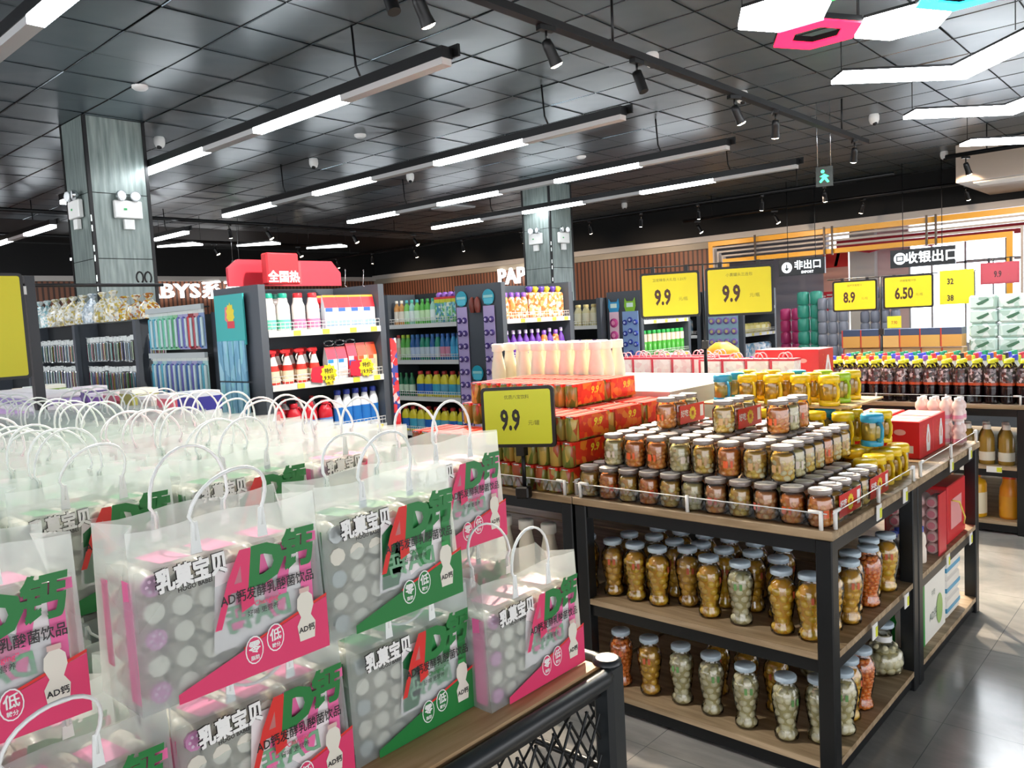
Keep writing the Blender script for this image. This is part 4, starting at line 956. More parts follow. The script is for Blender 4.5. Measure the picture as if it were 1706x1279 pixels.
# ------------------------------------------------------------ big white yogurt bottles (behind the cans)
YB = M('E9E2CC', .35, 0, 'ivory_bottle'); YBW = M('F2F0E6', .35)
def bigbottle(mat):
    m = MB(mat); m.lathe([(.030, 0), (.038, .006), (.040, .03), (.041, .10), (.036, .14), (.028, .18), (.025, .205), (.026, .212)], seg=20, mat=0)
    l = MB(YBW); l.lathe([(.027, .205), (.0345, .208), (.0345, .245), (.0325, .25), (.001, .2505)], seg=20, mat=0, caps=False)
    return P('yogurt_bottle', m, [P('cap', l)])
BB = bigbottle(YB)
rs = MB(M('C8C8C2', .4)); rs.box(-3.32, -2.03, 3.375, 4.42, Z0, 1.21, 0); 
thing(P('shrink_wrapped_stack', rs), (0, 0, 0), 'low white wrapped stack of drink packs carrying the ivory bottles', 'drink pack')
for j in range(3):
    for i in range(8):
        if j == 0 and i == 1: continue
        thing(BB, (-3.20+i*.1, 3.425+j*.1, 1.211), 'large ivory yogurt bottle, '+nth(i)+' from the left in row '+nth(j), 'bottle', 'large ivory yogurt bottles behind the cans')
for i in range(4): thing(BB, (-2.22-i*.13, 2.64, .4555), 'white yogurt bottle on the middle shelf beneath the cans, '+nth(i)+' from the right', 'bottle', 'white bottles under the cans')
# ------------------------------------------------------------ white bags with red straps
def strapbag():
    m = MB(mottle_mat('white_pink_print', ['F4ECEC', 'F8F4F4', 'F2E4E6', 'F0D8DC', 'FBF8F8', 'F4F0F0'], 30)); m.box(-.075, .075, -.05, .05, 0, .20, 0, bev=.006)
    s = MB(M('D0304A', .4)); s.box(-.077, -.062, -.052, .052, .0, .19, 0); s.box(-.076, .076, -.0515, .0515, .19, .203, 0)
    h = MB(M('F4D8DA', .3)); 
    for y in (-.03, .03): h.tube([(-.03, y, .2)]+[(.03*math.cos(PI-PI*i/8), y, .203+.035*math.sin(PI*i/8)) for i in range(9)]+[(.03, y, .2)], .004, 0, seg=6)
    return P('drink_gift_bag', m, [P('red_strap', s), P('handle', h)])
SBG = strapbag(); SBL = P('drink_gift_bag', SBG.me, SBG.kids[:1])
for L_ in range(2):
    for j in range(3):
        for i in range(9):
            if L_ == 1 and (j == 0 and i < 5): continue
            if j > 0 and i > 4: continue
            thing(SBG if L_ else SBL, (-3.30+i*.16, 4.70+j*.2, .8705+L_*.205), 'white drink bag with red straps, '+['lower', 'upper'][L_]+' layer, '+nth(i)+' from the left in row '+nth(j), 'drink bag', 'white drink bags with red straps')
# ------------------------------------------------------------ red boxes
def redbox(w_=.17, d_=.21, h_=.17, name='milk_box'):
    m = MB(M('DA1F26', .35)); m.box(0, w_, 0, d_, 0, h_, 0, bev=.002)
    t = MB(M('EBC8A8', .5)); t.box(.012, w_-.012, .012, d_*.46, h_, h_+.001, 0); t.box(.012, w_-.012, d_*.52, d_-.012, h_, h_+.001, 0)
    b = MB(WHT); bp_ = [(-.022, 0), (.022, 0), (.028, .05), (.018, .075), (.008, .10), (-.008, .10), (-.018, .075), (-.028, .05)]
    Tx = Matrix.Translation((w_, d_*.62, .02)) @ Matrix.Rotation(PI/2, 4, 'Z'); k_ = h_/.17
    b.flatpoly([(a*1.2*k_, c*1.25*k_) for a, c in bp_], -.001, 0, T=Tx)
    b.flatpoly([(a*.5*k_, (c*.5+.04)*k_) for a, c in bp_], -.0018, M('E8B8A8', .4), T=Tx)
    Tf = Matrix.Translation((w_*.5, 0, h_*.7)); b.flatpoly([(.026*math.cos(a*PI/8), .014*math.sin(a*PI/8)) for a in range(16)], -.001, M('EEB0A8', .4), T=Tf)
    Tf2 = Matrix.Translation((w_*.72, 0, h_*.22)); b.flatpoly([(-.02, -.012), (.02, -.012), (.02, .022), (-.02, .022)], -.001, M('E4D8D4', .4), T=Tf2)
    dc = MB(M('F0A030', .4))
    for k2 in range(7):
        a = k2*.9; T2 = Matrix.Translation((w_, d_*(.3+.1*(k2 % 3)), h_*(.3+.09*k2))) @ Matrix.Rotation(PI/2, 4, 'Z'); dc.flatpoly([(-.004, -.006), (.004, 0), (-.002, .007)], -.001, 0, T=T2)
    return P(name, m, [P('top_panel', t), P('bottle_print', b), P('gold_confetti', dc)])
RBX = redbox()
for i, (x, y, lb) in enumerate([(-1.225, 3.89, 'front one at the aisle'), (-1.225, 4.105, 'back one at the aisle'), (-1.41, 3.89, 'inner front one'), (-1.41, 4.105, 'inner back one')]):
    thing(RBX, (x, y, .8705), 'red milk box on the second rack, '+lb, 'box', 'red milk boxes on the second rack')
RBX2 = redbox(.2, .24, .235)
for i in range(2): thing(RBX2, (-2.33+i*.215, 4.95, 1.08), 'large red milk box standing high behind the mugs, '+['left', 'right'][i]+' one', 'box', 'tall red milk boxes')
st_ = MB(M('C02430', .4)); st_.box(-2.35, -1.9, 4.93, 5.2, .8705, 1.078, 0); thing(P('milk_box', st_), (0, 0, 0), 'red carton carrying the two large red milk boxes', 'box')
# pink yogurt bottle stacks on the rack 2
def ybs(top='F0A0B8'):
    m = MB(M('F6DCD6', .3)); m.lathe([(.022, 0), (.026, .006), (.026, .04), (.020, .052), (.026, .064), (.024, .085), (.014, .1), (.013, .106)], seg=12, mat=0)
    l = MB(M(top, .3)); l.lathe([(.0262, .012), (.0262, .03)], seg=12, mat=0, caps=False)
    c2 = MB(M('FAF4F4', .3)); c2.lathe([(.015, .100), (.0155, .114), (.001, .116)], seg=12, mat=0, caps=False)
    return P('small_yogurt_bottle', m, [P('label_band', l), P('foil_cap', c2)])
YS_ = ybs(); YSB = ybs('8AB8D8')
for i in range(4):
    for j in range(2):
        for L_ in range(2): thing(YS_, (-1.01-i*.056, 4.36+.06*j, .8705+L_*.117), 'small pink-banded bottle behind the red boxes, '+['lower', 'upper'][L_]+', '+nth(i)+' in row '+nth(j), 'bottle', 'small pink yogurt bottles')
for i in range(8): thing(YSB, (-1.48-i*.058, 3.98, .8705+.001), 'small blue-banded yogurt bottle behind the mugs, '+nth(i), 'bottle', 'small blue yogurt bottles')
for i in range(8): thing(YSB, (-1.48-i*.058, 3.98, .8705+.118), 'upper small blue-banded yogurt bottle behind the mugs, '+nth(i), 'bottle', 'small blue yogurt bottles')
gb = MB(M('A8C83C', .4)); gb.box(-1.8, -1.55, 4.1, 4.3, .8705, 1.10, 0); thing(P('green_carton', gb), (0, 0, 0), 'lime green carton standing behind the mugs', 'box')
# middle shelf of rack 2
cp2 = MB(M('F2C8C4', .3))
for r in range(5):
    for c3 in range(4):
        T = Matrix.Translation((-.03-c3*.052, 0, .028+r*.052)) @ Matrix.Rotation(-PI/2, 4, 'X'); cp2.lathe([(.012, -.004), (.024, 0), (.025, .02), (.025, .10)], T=T, seg=10, mat=0)
        cp2.lathe([(.016, -.006), (.016, -.002)], T=T, seg=10, mat=M('E07A8A', .3))
wp = MB(PACKF); wp.box(-.22, 0, -.008, .11, 0, .27, 0)
ed = MB(M('D83A44', .3)); ed.box(-.001, .003, -.01, .11, 0, .275, 0)
thing(P('yogurt_multipack', cp2, [P('shrink_wrap', wp), P('red_side_panel', ed)]), (-.965, 3.83, .4555), 'shrink wrapped pack of pink yogurt bottles lying with caps forward, middle shelf at the aisle', 'drink pack')
rb2 = MB(M('D2202A', .35)); rb2.box(-.28, 0, 0, .32, 0, .27, 0, bev=.004); hb = MB(M('F0D860', .3)); hb.tube([(.006, .05, .2), (.03, .08, .19), (.035, .16, .1), (.02, .2, .06)], .004, 0); rp = MB(M('E8A0A0', .4)); rp.box(.0005, .002, .05, .24, .06, .2, 0)
thing(P('red_gift_box', rb2, [P('handle', hb), P('print_panel', rp)]), (-.975, 4.02, .4555), 'red gift box with a yellow handle on the middle shelf of the second rack', 'box')
def smallb(body, cap_, h=.11, r=.022):
    m = MB(M(body, .35)); m.lathe([(r*.9, 0), (r, .006), (r, h*.35), (r*.8, h*.45), (r, h*.55), (r*.9, h*.75), (r*.5, h*.86)], seg=12, mat=0); c3 = MB(M(cap_, .35)); c3.lathe([(r*.62, h*.84), (r*.62, h*.98), (.001, h)], seg=12, mat=0, caps=False)
    return P('drink_bottle', m, [P('cap', c3)])
S1 = smallb('EFE3D4', '5868C8', .16, .028)
for i in range(2):
    for j in range(3): thing(S1, (-1.01-i*.065, 3.56+j*.07, .4555), 'small cream bottle with a blue cap, middle shelf of second rack, '+nth(i)+' of row '+nth(j), 'bottle', 'small blue-capped bottles')
# bottom shelf of rack 2
gbx = MB(M('EFEDE4', .4)); gbx.box(-.07, 0, 0, .36, 0, .27, 0); gs = MB(M('1E9A3C', .4)); gs.box(-.071, .001, -.002, .03, 0, .272, 0); gs.box(-.071, .001, 0, .36, .27, .274, 0)
gp = MB(M('9ABF6A', .4)); Tg = Matrix.Translation((.001, .26, .10)) @ Matrix.Rotation(PI/2, 4, 'Z'); gp.flatpoly([(.05*math.cos(a*PI/8), .07*math.sin(a*PI/8)) for a in range(16)], -.001, 0, T=Tg); gp.text('AD钙', .05, -.1, .0, -.001, M('7A8A80', .4), T=Tg); gp.text('牛奶', .03, -.1, .1, -.001, M('7A8A80', .4), T=Tg)
for i in range(2): thing(P('milk_carton_box', gbx, [P('green_side', gs), P('print_panel', gp)]), (-.99-i*.085, 3.66, .0855), 'white milk carton box with green edge, bottom shelf, '+['aisle side', 'inner one'][i], 'box', 'white and green milk boxes')
bt = MB(M('E6E2DA', .4)); bt.box(-.12, 0, 0, .24, 0, .095, 0, bev=.01); bt2 = MB(M('4AA0C8', .4)); bt2.box(-.121, .001, -.001, .241, .03, .05, 0)
for i in range(3): thing(P('snack_box', bt, [P('blue_band', bt2)]), (-.99, 4.05, 0.0855+.097*i), 'blue and white snack box, bottom shelf, '+['lowest', 'middle', 'topmost'][i]+' of the pile', 'box', 'blue and white snack boxes')
S2 = smallb('EFE6DC', '2A50A8', .26, .035)
for j in range(2): thing(S2, (-1.05, 3.60, .0855) if j == 0 else (-1.15, 3.60, .0855), 'cream bottle with blue cap next to the green edged milk box, '+['aisle side', 'inner'][j], 'bottle', 'cream bottles on the bottom shelf')
# ============================================================ drinks rack
def bottle(name, h, r, body, cap_, label=None, seg=12, neck=.35, lb=(.25, .6), shape='round', handle=False, capr=None, sq=1.0):
    nr = r*neck; bm = body if not isinstance(body, str) else M(body, .3); m = MB(bm)
    hs = .78*h
    if shape == 'round': pr = [(r*.92, 0), (r, .03*h), (r, lb[1]*h), (r*.97, .66*h), (r*.75, .76*h), (nr*1.1, .86*h), (nr, .9*h)]
    elif shape == 'waist': pr = [(r*.92, 0), (r, .03*h), (r*.95, .2*h), (r*.82, .38*h), (r*.95, .55*h), (r*.95, .66*h), (r*.6, .8*h), (nr, .88*h), (nr, .9*h)]
    else: pr = [(r*.95, 0), (r, .02*h), (r, .72*h), (r*.9, .79*h), (nr*1.2, .84*h), (nr, .88*h)]
    m.lathe(pr, seg=seg, mat=bm, sy=sq)
    k = []
    cr = capr or nr*1.25
    c_ = MB(M(cap_, .3)); c_.lathe([(cr, .875*h), (cr, .975*h), (cr*.85, h), (.001, h)], seg=10, mat=0, caps=False); k.append(P('cap', c_))
    if label:
        l = MB(label if not isinstance(label, str) else M(label, .35)); rr = r+.0012
        l.lathe([(rr, lb[0]*h), (rr, lb[1]*h)], seg=seg, mat=0, caps=False, sy=sq); k.append(P('label_sleeve', l))
    if handle:
        hh = MB(bm); hh.tube([(r*.2, 0, .95*h*.88), (r*.75, 0, .9*h*.95), (r*1.0, 0, .72*h)], r*.14, 0, seg=6); k.append(P('handle', hh))
    return P(name, m, k)
DK = M('1E0E12', .12); JLB = mottle_mat('grape_juice_label', ['2A1C20', '4A4048', '887C80', '38342C', '5A2A20', 'C8B8B8'], 60, .3)
def juice():
    m = MB(DK); h = .30; r = .045
    pr = [(.039, 0)]+[(r-(.003 if k % 2 else 0), .008+k*.009) for k in range(12)]+[(r, .12), (r, .20), (.040, .235), (.022, .262), (.018, .27)]
    m.lathe(pr, seg=14, mat=DK)
    l = MB(JLB); l.lathe([(r+.001, .135), (r+.001, .205), (.041, .235)], seg=14, mat=JLB, caps=False); l.lathe([(r+.0015, .122), (r+.0015, .14)], seg=14, mat=M('C04A20', .35), caps=False)
    c_ = MB(M('D2CE28', .4)); c_.lathe([(.021, .268), (.021, .292), (.001, .296)], seg=12, mat=0, caps=False)
    tg = MB(M('D8D030', .4)); tg.prism([(-.03, .20), (-.02, .20), (.0, .262), (-.012, .262)], .0015, 0, T=Matrix.Translation((0, -.03, 0))); tg.prism([(.03, .20), (.02, .20), (.0, .262), (.012, .262)], .0015, 0, T=Matrix.Translation((0, -.03, 0)))
    return P('grape_juice_bottle', m, [P('label_sleeve', l), P('cap', c_), P('yellow_neck_tag', tg)])
JU = juice()
CLB = glass_mat('clear_bottle', (.9, .93, .93)); 
GRAPEC = ['C02038', '2A2AB8', '1A1A22', 'E07A28', '7A3AB0', '1E8A60']
WB = [bottle('water_bottle', .31, .042, M('D8DEE0', .15), cc, 'E8ECF0', lb=(.3, .62)) for cc in ('3440C8', '1E1A28', 'D86A20', '8A4AC0', '209068', 'C82840')]
GB = bottle('tea_bottle', .30, .042, M('B8C848', .2), 'C8D030', 'D8D860')
for j in range(9):
    for i in range(15):
        x = -2.34+i*.094; y = 6.12+j*.105
        if j < 2:
            if j == 0: thing(JU, (x, y, .8705), 'dark grape juice bottle with yellow neck tag, front row, '+nth(i)+' from the left', 'bottle', 'dark grape juice bottles', rz=rj.uniform(-.2, .5))
            else: thing(JU, (x, y, .8705), 'dark grape juice bottle with yellow neck tag, second row, '+nth(i)+' from the left', 'bottle', 'dark grape juice bottles')
        elif j < 8:
            kk_ = GB if (j == 3) else WB[rj.choice([0, 0, 0, 1, 2, 3, 3, 5]) if j < 6 else 4]
            thing(kk_, (x, y+.03, .8705+.018*(j > 3)-.0*j if False else .8705), 'clear drink bottle behind the grape juice, '+nth(j)+' row, '+nth(i)+' from the left', 'bottle', 'clear bottles behind the grape juice')
for i in range(9): thing(JU, (-.93+i*.094, 6.12, .8705), 'dark grape juice bottle on the rack cut by the right edge, '+nth(i)+' from the left', 'bottle', 'dark grape juice bottles on the right rack')
OR = [bottle('orange_drink_bottle', .29, .044, M('E8A040', .2), cc, 'F0C890', lb=(.35, .6)) for cc in ('D02830', '202038', '6A2A90')]
for j in range(6):
    for i in range(10): thing(OR[0 if j % 2 == 0 else rj.choice([1, 2])], (-2.47-i*.1, 6.12+j*.11, .8705), 'orange drink bottle left of the grape juice, row '+nth(j)+', '+nth(i)+' from the right', 'bottle', 'orange drink bottles')
# lower shelves of the drinks rack
AM = bottle('cooking_wine_bottle', .27, .048, M('9A7A30', .2), 'E8E4DC', 'D8D4C4', lb=(.1, .32), neck=.4)
for i in range(5): thing(AM, (-1.13-i*.115, 6.14, .4555), 'amber juice bottle with white cap, middle shelf of the drinks rack, '+nth(i)+' from the right', 'bottle', 'amber bottles on the middle shelf')
for i in range(5): thing(AM, (-1.16-i*.115, 6.27, .4555), 'amber juice bottle, second row of the drinks rack middle shelf, '+nth(i)+' from the post', 'bottle', 'amber bottles on the middle shelf')
cola = bottle('cola_bottle', .31, .038, '1A0C0C', 'C02028', 'B82830', lb=(.45, .62), shape='waist')
for i in range(4): thing(cola, (-.9+i*.09, 6.14, .4555), 'dark cola bottle on the right rack middle shelf, '+nth(i)+' from the left', 'bottle', 'dark cola bottles')
JG = bottle('juice_jug', .31, .07, 'E8B020', 'E8862A', 'F0E6C8', lb=(.08, .55), neck=.4, shape='sq')
lr = MB(M('D02838', .4)); 
JG2 = bottle('juice_jug', .31, .062, 'E89420', 'E84A28', 'E8A020', lb=(.05, .5), neck=.6, capr=.045)
thing(JG, (-1.32, 6.16, .0855), 'large yellow juice jug with a pale fruit label, bottom shelf of the drinks rack', 'bottle', 'juice jugs'); thing(JG, (-1.49, 6.16, .0855), 'large yellow juice jug left of the labelled one', 'bottle', 'juice jugs')
thing(JG2, (-1.12, 6.18, .0855), 'orange juice jug with a red-orange top beside the rack post', 'bottle', 'juice jugs'); thing(JG2, (-.88, 6.16, .0855), 'orange juice jug right of the rack post', 'bottle', 'juice jugs'); thing(JG2, (-.72, 6.16, .0855), 'second orange juice jug right of the rack post', 'bottle', 'juice jugs')
ft = MB(M('C83040', .4)); ft.flatpoly([(.028*math.cos(k*PI/8), .016*math.sin(k*PI/8)) for k in range(16)], 0)
for i in range(3):
    tg = MB(WHITE); tg.box(0, .09, -.004, 0, -.04, 0, WHITE); tg.box(.06, .09, -.005, -.004, -.035, -.005, TAGY)
    thing(P('price_tag', tg), (-1.55+i*.16, 6.05, .455), 'white and yellow price tag on the drinks rack shelf, '+nth(i)+' from the left', 'price tag', 'price tags of the drinks rack')
# ============================================================ gondola shelves
GD = M('4A5058', .5); GDL = M('7C8288', .5); SH = M('D4D6D4', .45); WIRE = M('E8E8E6', .4)
LV = (.10, .45, .83, 1.22, 1.60)
PEG = M('24282C', .6)
def shelf_part(axis, a0, a1, f, z, dep, wire=True, tags=()):
    """axis 'x': shelf spans x a0..a1, front at y=f going back +y; axis 'y': spans y, front at x=f going back -x"""
    m = MB(SH); th = .035
    if axis == 'x': m.box(a0, a1, f, f+dep, z-.012, z, SH); m.box(a0, a1, f-.006, f, z-.04, z+.004, SH)
    else: m.box(f-dep, f, a0, a1, z-.012, z, SH); m.box(f, f+.006, a0, a1, z-.04, z+.004, SH)
    ks = []
    if wire:
        w_ = MB(WIRE); n = int((a1-a0)/.035)
        for k in range(n+1):
            t = a0+(a1-a0)*k/n
            p = (t, f+.006, z) if axis == 'x' else (f-.006, t, z)
            w_.tube([p, (p[0], p[1], z+.06)], .0022, 0, seg=3, caps=False)
        for zz in (.06, .035):
            w_.tube([(a0, f+.006, z+zz), (a1, f+.006, z+zz)] if axis == 'x' else [(f-.006, a0, z+zz), (f-.006, a1, z+zz)], .003, 0, seg=4)
        ks.append(P('wire_guard', w_))
    for t in tags:
        g = MB(M('E8D84A', .4)); c0 = a0+(a1-a0)*t
        if axis == 'x': g.box(c0, c0+.06, f-.009, f-.006, z-.036, z, 0)
        else: g.box(f+.006, f+.009, c0, c0+.06, z-.036, z, 0)
        ks.append(P('price_tag', g))
    return P('shelf', m, ks)
def gondola(x0, x1, y0, y1, H, label, levels, bays=1.25, endpanel=True, wire=True, ym=None):
    root = MB(PEG); ym = ym or (y0+y1)/2; root.box(x0, x1, ym-.03, ym+.03, .05, H, PEG)
    root.box(x0, x1, y0+.02, y1-.02, 0, .10, GD)
    ks = []
    n = max(1, round((x1-x0)/bays))
    for k in range(n+1):
        x = x0+(x1-x0)*k/n; u_ = MB(GD); u_.box(x-.03, x+.03, y0+.01, y0+.05, 0, H, GD); u_.box(x-.012, x+.012, y0+.05, ym, .1, H, GD); ks.append(P('upright', u_))
    for z in levels: ks.append(shelf_part('x', x0, x1, y0+.02, z, ym-y0-.05, wire))
    if wire is not None:
        tp = MB(GDL); tp.box(x0, x1, y0+.01, y1-.01, H-.02, H, GDL)
    return thing(P('shelf_unit', root, ks), (0, 0, 0), label, 'shelving')
def endcap(xf, dx, y0, y1, H, label, levels, tags=(.2, .45, .7, .9)):
    """cabinet at the aisle end of a gondola: front faces +x, its left side panel faces -y"""
    root = MB(GD); root.box(xf-dx, xf-dx+.03, y0, y1, 0, H, GD)
    a = MB(GD); a.box(xf-dx, xf+.0, y0-.02, y0+.035, 0, H, GD); b = MB(GD); b.box(xf-dx, xf+.0, y1-.035, y1+.02, 0, H, GD)
    base = MB(GD); base.box(xf-dx, xf, y0, y1, 0, .08, GD)
    ks = [P('side_panel', a), P('side_panel', b), P('base', base)]
    for z in levels: ks.append(shelf_part('y', y0+.036, y1-.036, xf+.0, z, dx-.04, True, tags))
    return thing(P('end_cabinet', root, ks), (0, 0, 0), label, 'shelving')
EXA = -5.01; EXB = -5.08; EXC = -5.18
def row(p, axis, a0, a1, f, z, step, label, cat, grp, n=None, rows=1, rstep=.1, rz=0, jit=.0):
    k = 0; a = a0
    while a <= a1 and (n is None or k < n):
        for r in range(rows):
            loc = (a+rj.uniform(-jit, jit), f+r*rstep, z) if axis == 'x' else (f-r*rstep, a+rj.uniform(-jit, jit), z)
            q = p if not isinstance(p, list) else p[k % len(p)]
            thing(q, loc, label+', '+nth(k)+' from the left'+('' if rows == 1 else ', row '+nth(r)), cat, grp, rz=rz if axis == 'x' else rz+PI/2)
        a += step; k += 1
# --- end cabinet A
endcap(EXA, .62, 3.0, 4.06, 1.93, 'dark grey end cabinet with cleaning products, nearest to the viewer', LV)
z = 1.601; xr = EXA-.085
TB = bottle('bleach_bottle', .27, .052, 'EDEBE6', '1FA088', '6CC8B0', lb=(.06, .30), neck=.62, capr=.034, sq=.8)
RBo = bottle('bleach_bottle', .27, .052, 'EDEBE6', 'D02C34', 'D07AA0', lb=(.06, .30), neck=.62, capr=.034, sq=.8)
for i in range(2): thing(TB, (xr, 3.10+i*.118, z), 'white bleach bottle with a teal cap, top shelf of the near end cabinet, '+['left', 'right'][i], 'bottle', 'teal-capped bleach bottles', rz=PI/2)
for i in range(2): thing(RBo, (xr, 3.345+i*.125, z), 'white bleach bottle with a red cap and purple label, top shelf, '+['left', 'right'][i], 'bottle', 'red-capped bleach bottles', rz=PI/2)
for i in range(2): thing(TB, (xr-.12, 3.10+i*.118, z), 'second row teal-capped bleach bottle, '+['left', 'right'][i], 'bottle', 'teal-capped bleach bottles', rz=PI/2)
def pouch(w_, h_, d_, cols, name='detergent_pouch', topc='E8A030', midc=None, low=None):
    m = MB(M(cols[0], .3)); n = 6
    vs = [(-w_/2, -d_/2, 0), (w_/2, -d_/2, 0), (w_/2, d_/2, 0), (-w_/2, d_/2, 0), (-w_/2, -d_/2*1.1, h_*.6), (w_/2, -d_/2*1.1, h_*.6), (w_/2, d_/2, h_*.6), (-w_/2, d_/2, h_*.6), (-w_/2, -.003, h_), (w_/2, -.003, h_), (w_/2, .003, h_), (-w_/2, .003, h_)]
    m.add(vs, [(3, 2, 1, 0), (0, 1, 5, 4), (1, 2, 6, 5), (2, 3, 7, 6), (3, 0, 4, 7), (4, 5, 9, 8), (5, 6, 10, 9), (6, 7, 11, 10), (7, 4, 8, 11), (8, 9, 10, 11)], 0)
    def fr(z0, z1, x0, x1, mat):
        def yy(z): return -d_/2*(1+.1*z/(h_*.6)) if z <= h_*.6 else -d_/2*1.1+(d_/2*1.1-.003)*(z-h_*.6)/(h_*.4)
        zs = [z0]+([h_*.6] if z0 < h_*.6 < z1 else [])+[z1]
        for a, b in zip(zs, zs[1:]): k.add([(x0, yy(a)-.0015, a), (x1, yy(a)-.0015, a), (x1, yy(b)-.0015, b), (x0, yy(b)-.0015, b)], [(0, 1, 2, 3)], mat)
    k = MB(M(topc, .35)); fr(h_*.94, h_, -w_/2, w_/2, 0)
    if midc: fr(h_*.62, h_*.94, -w_/2, w_/2, M(midc, .3))
    if low: fr(h_*.34, h_*.5, -w_/2*.8, w_/2*.6, M(low[0], .35)); fr(h_*.08, h_*.26, -w_/2*.9, w_/2*.9, M(low[1], .35)); 
    if len(cols) > 1: fr(h_*.5, h_*.62, -w_/2*.9, w_/2*.2, M(cols[1], .35))
    return P(name, m, [P('printed_front', k)])
DP = pouch(.115, .25, .05, ['DCE6EE', '3A6AC0'], topc='F0A030', midc='DC2430', low=('E8D8E8', '98B8D8'))
for i in range(4):
    for r in range(2): thing(DP, (xr+.02-r*.07, 3.60+i*.118, z), 'red, white and blue washing powder pouch, top shelf, '+nth(i)+' from the left in row '+nth(r), 'pouch', 'washing powder pouches', rz=PI/2)
def spray(body='D8382C', lab='E8D8B8'):
    m = MB(M(body, .3)); m.lathe([(.044, 0), (.047, .01), (.047, .10), (.036, .14), (.016, .19), (.015, .205)], seg=14, mat=0, sy=.7)
    l = MB(M(lab, .35)); l.lathe([(.0478, .015), (.0478, .095)], seg=14, mat=0, caps=False, sy=.7)
    n_ = MB(M('F0EEEA', .35)); n_.lathe([(.038, .135), (.03, .16), (.018, .20)], seg=14, mat=0, caps=False, sy=.75)
    hd = MB(M('C8262C', .3)); hd.box(-.052, .03, -.015, .015, .215, .25, 0, bev=.008); hd.box(-.02, .012, -.012, .012, .198, .22, 0); hd.box(-.066, -.052, -.008, .008, .228, .244, 0)
    tr = MB(M('F0EEEA', .3)); tr.tube([(-.03, 0, .215), (-.045, 0, .19), (-.04, 0, .165)], .005, 0)
    return P('spray_bottle', m, [P('label_sleeve', l), P('neck_shroud', n_), P('spray_head', hd, [P('trigger', tr)])])
SPR = spray(); z = 1.221
for i in range(4): thing(SPR, (xr, 3.105+i*.115, z), 'red trigger spray bottle, front row of the second shelf, '+nth(i)+' from the left', 'bottle', 'red trigger spray bottles', rz=PI/2+.2)
for i in range(4): thing(SPR, (xr-.13, 3.105+i*.115, z), 'second row red trigger spray bottle, '+nth(i)+' from the left', 'bottle', 'red trigger spray bottles', rz=PI/2+.2)
PO2 = pouch(.088, .24, .06, ['E4ECF4', '2A8AC8'], topc='D82A30', midc='D8284A', low=('C8D8E8', 'D8D0C8')); PO3 = pouch(.088, .26, .06, ['D02838', 'E8C8D0'], topc='D02838', midc='C82A48', low=('4A5AB0', 'C8A0B0')); PO4 = pouch(.088, .26, .06, ['EED8A8', 'E86030'], topc='D83A28', midc='D8502A', low=('C8BFA8', 'E8D8B0'))
for i, q in enumerate((PO2, PO2, PO3, PO4, PO4)): thing(q, (xr, 3.59+i*.095, z), 'standing cleaning refill pouch, second shelf, '+nth(i)+' from the left, beside the spray bottles', 'pouch', 'refill pouches', rz=PI/2)
gk = MB(M('A8C0C4', .2)); 
for i in range(3): 
    gk = MB(glass_mat('clear_pouch_handle', (.8, .88, .9))); gk.tube([(-.03+.045*math.cos(k*PI/6), 0, .27+.02*math.sin(k*PI/6)) for k in range(13)], .006, 0, seg=6)
    thing(P('pouch_hanger_loop', gk), (xr, 3.62+i*.1, z-.0), 'clear plastic loop above the refill pouches, '+nth(i), 'hanger', 'plastic loops', rz=PI/2)
def burst(txt1, txt2):
    m = MB(M('F0D820', .4)); n = 22; m.flatpoly([((.075 if k % 2 else .060)*math.cos(k*2*PI/n), (.075 if k % 2 else .060)*math.sin(k*2*PI/n)) for k in range(n)], 0, 0); m.flatpoly([((.075 if k % 2 else .060)*math.cos(k*2*PI/n), (.075 if k % 2 else .060)*math.sin(k*2*PI/n)) for k in range(n)][::-1], .003, 0)
    r2 = MB(M('D8203A', .4)); r2.prism([(-.15, -.05), (-.06, -.065), (-.04, .06), (-.14, .055), (-.155, .0)], .002, 0, T=Matrix.Translation((0, .004, 0)))
    m.text(txt1, .04, 0, .02, -.001, INK, bold=.02); m.text(txt2, .042, 0, -.03, -.001, INK, bold=.02)
    return P('price_burst', m, [P('red_backing', r2)])
thing(burst('特价', '9.9元'), (EXA+.02, 3.50, 1.27), 'yellow starburst price sign clipped to the second shelf, left one', 'price sign', 'starburst price signs', rz=PI/2)
thing(burst('特价', '19.9元'), (EXA+.02, 3.85, 1.29), 'yellow starburst price sign clipped to the second shelf, right one', 'price sign', 'starburst price signs', rz=PI/2)
z = .831
CJ = bottle('detergent_jug', .24, .06, 'C82030', 'C82030', '6A8AC8', lb=(.1, .45), neck=.4, sq=.7, handle=True)
for i in range(4): thing(CJ, (xr, 3.11+i*.135, z), 'red detergent jug on the third shelf of the near end cabinet, '+nth(i)+' from the left', 'bottle', 'red detergent jugs', rz=PI/2)
BWb = bottle('toilet_cleaner_bottle', .30, .042, 'E8ECF2', '2038A0', '2A78C8', lb=(.12, .55), neck=.5, sq=.7)
for i in range(5): thing(BWb, (xr, 3.635+i*.085, z), 'white and blue cleaner bottle on the third shelf, '+nth(i)+' from the left', 'bottle', 'blue and white cleaner bottles', rz=PI/2)
for i in range(3): thing(bottle('bleach_bottle', .27, .04, 'E8E0E0', 'D03038', 'D03038', lb=(.3, .7)), (xr-.13, 3.25+i*.12, z), 'white bottle with a red label behind the red jugs, '+nth(i), 'bottle', 'red-labelled white bottles', rz=PI/2)
z = .451
for i in range(7): thing(CJ, (xr, 3.11+i*.135, z), 'red jug on the low shelf of the near end cabinet, '+nth(i)+' from the left', 'bottle', 'low shelf red jugs', rz=PI/2)
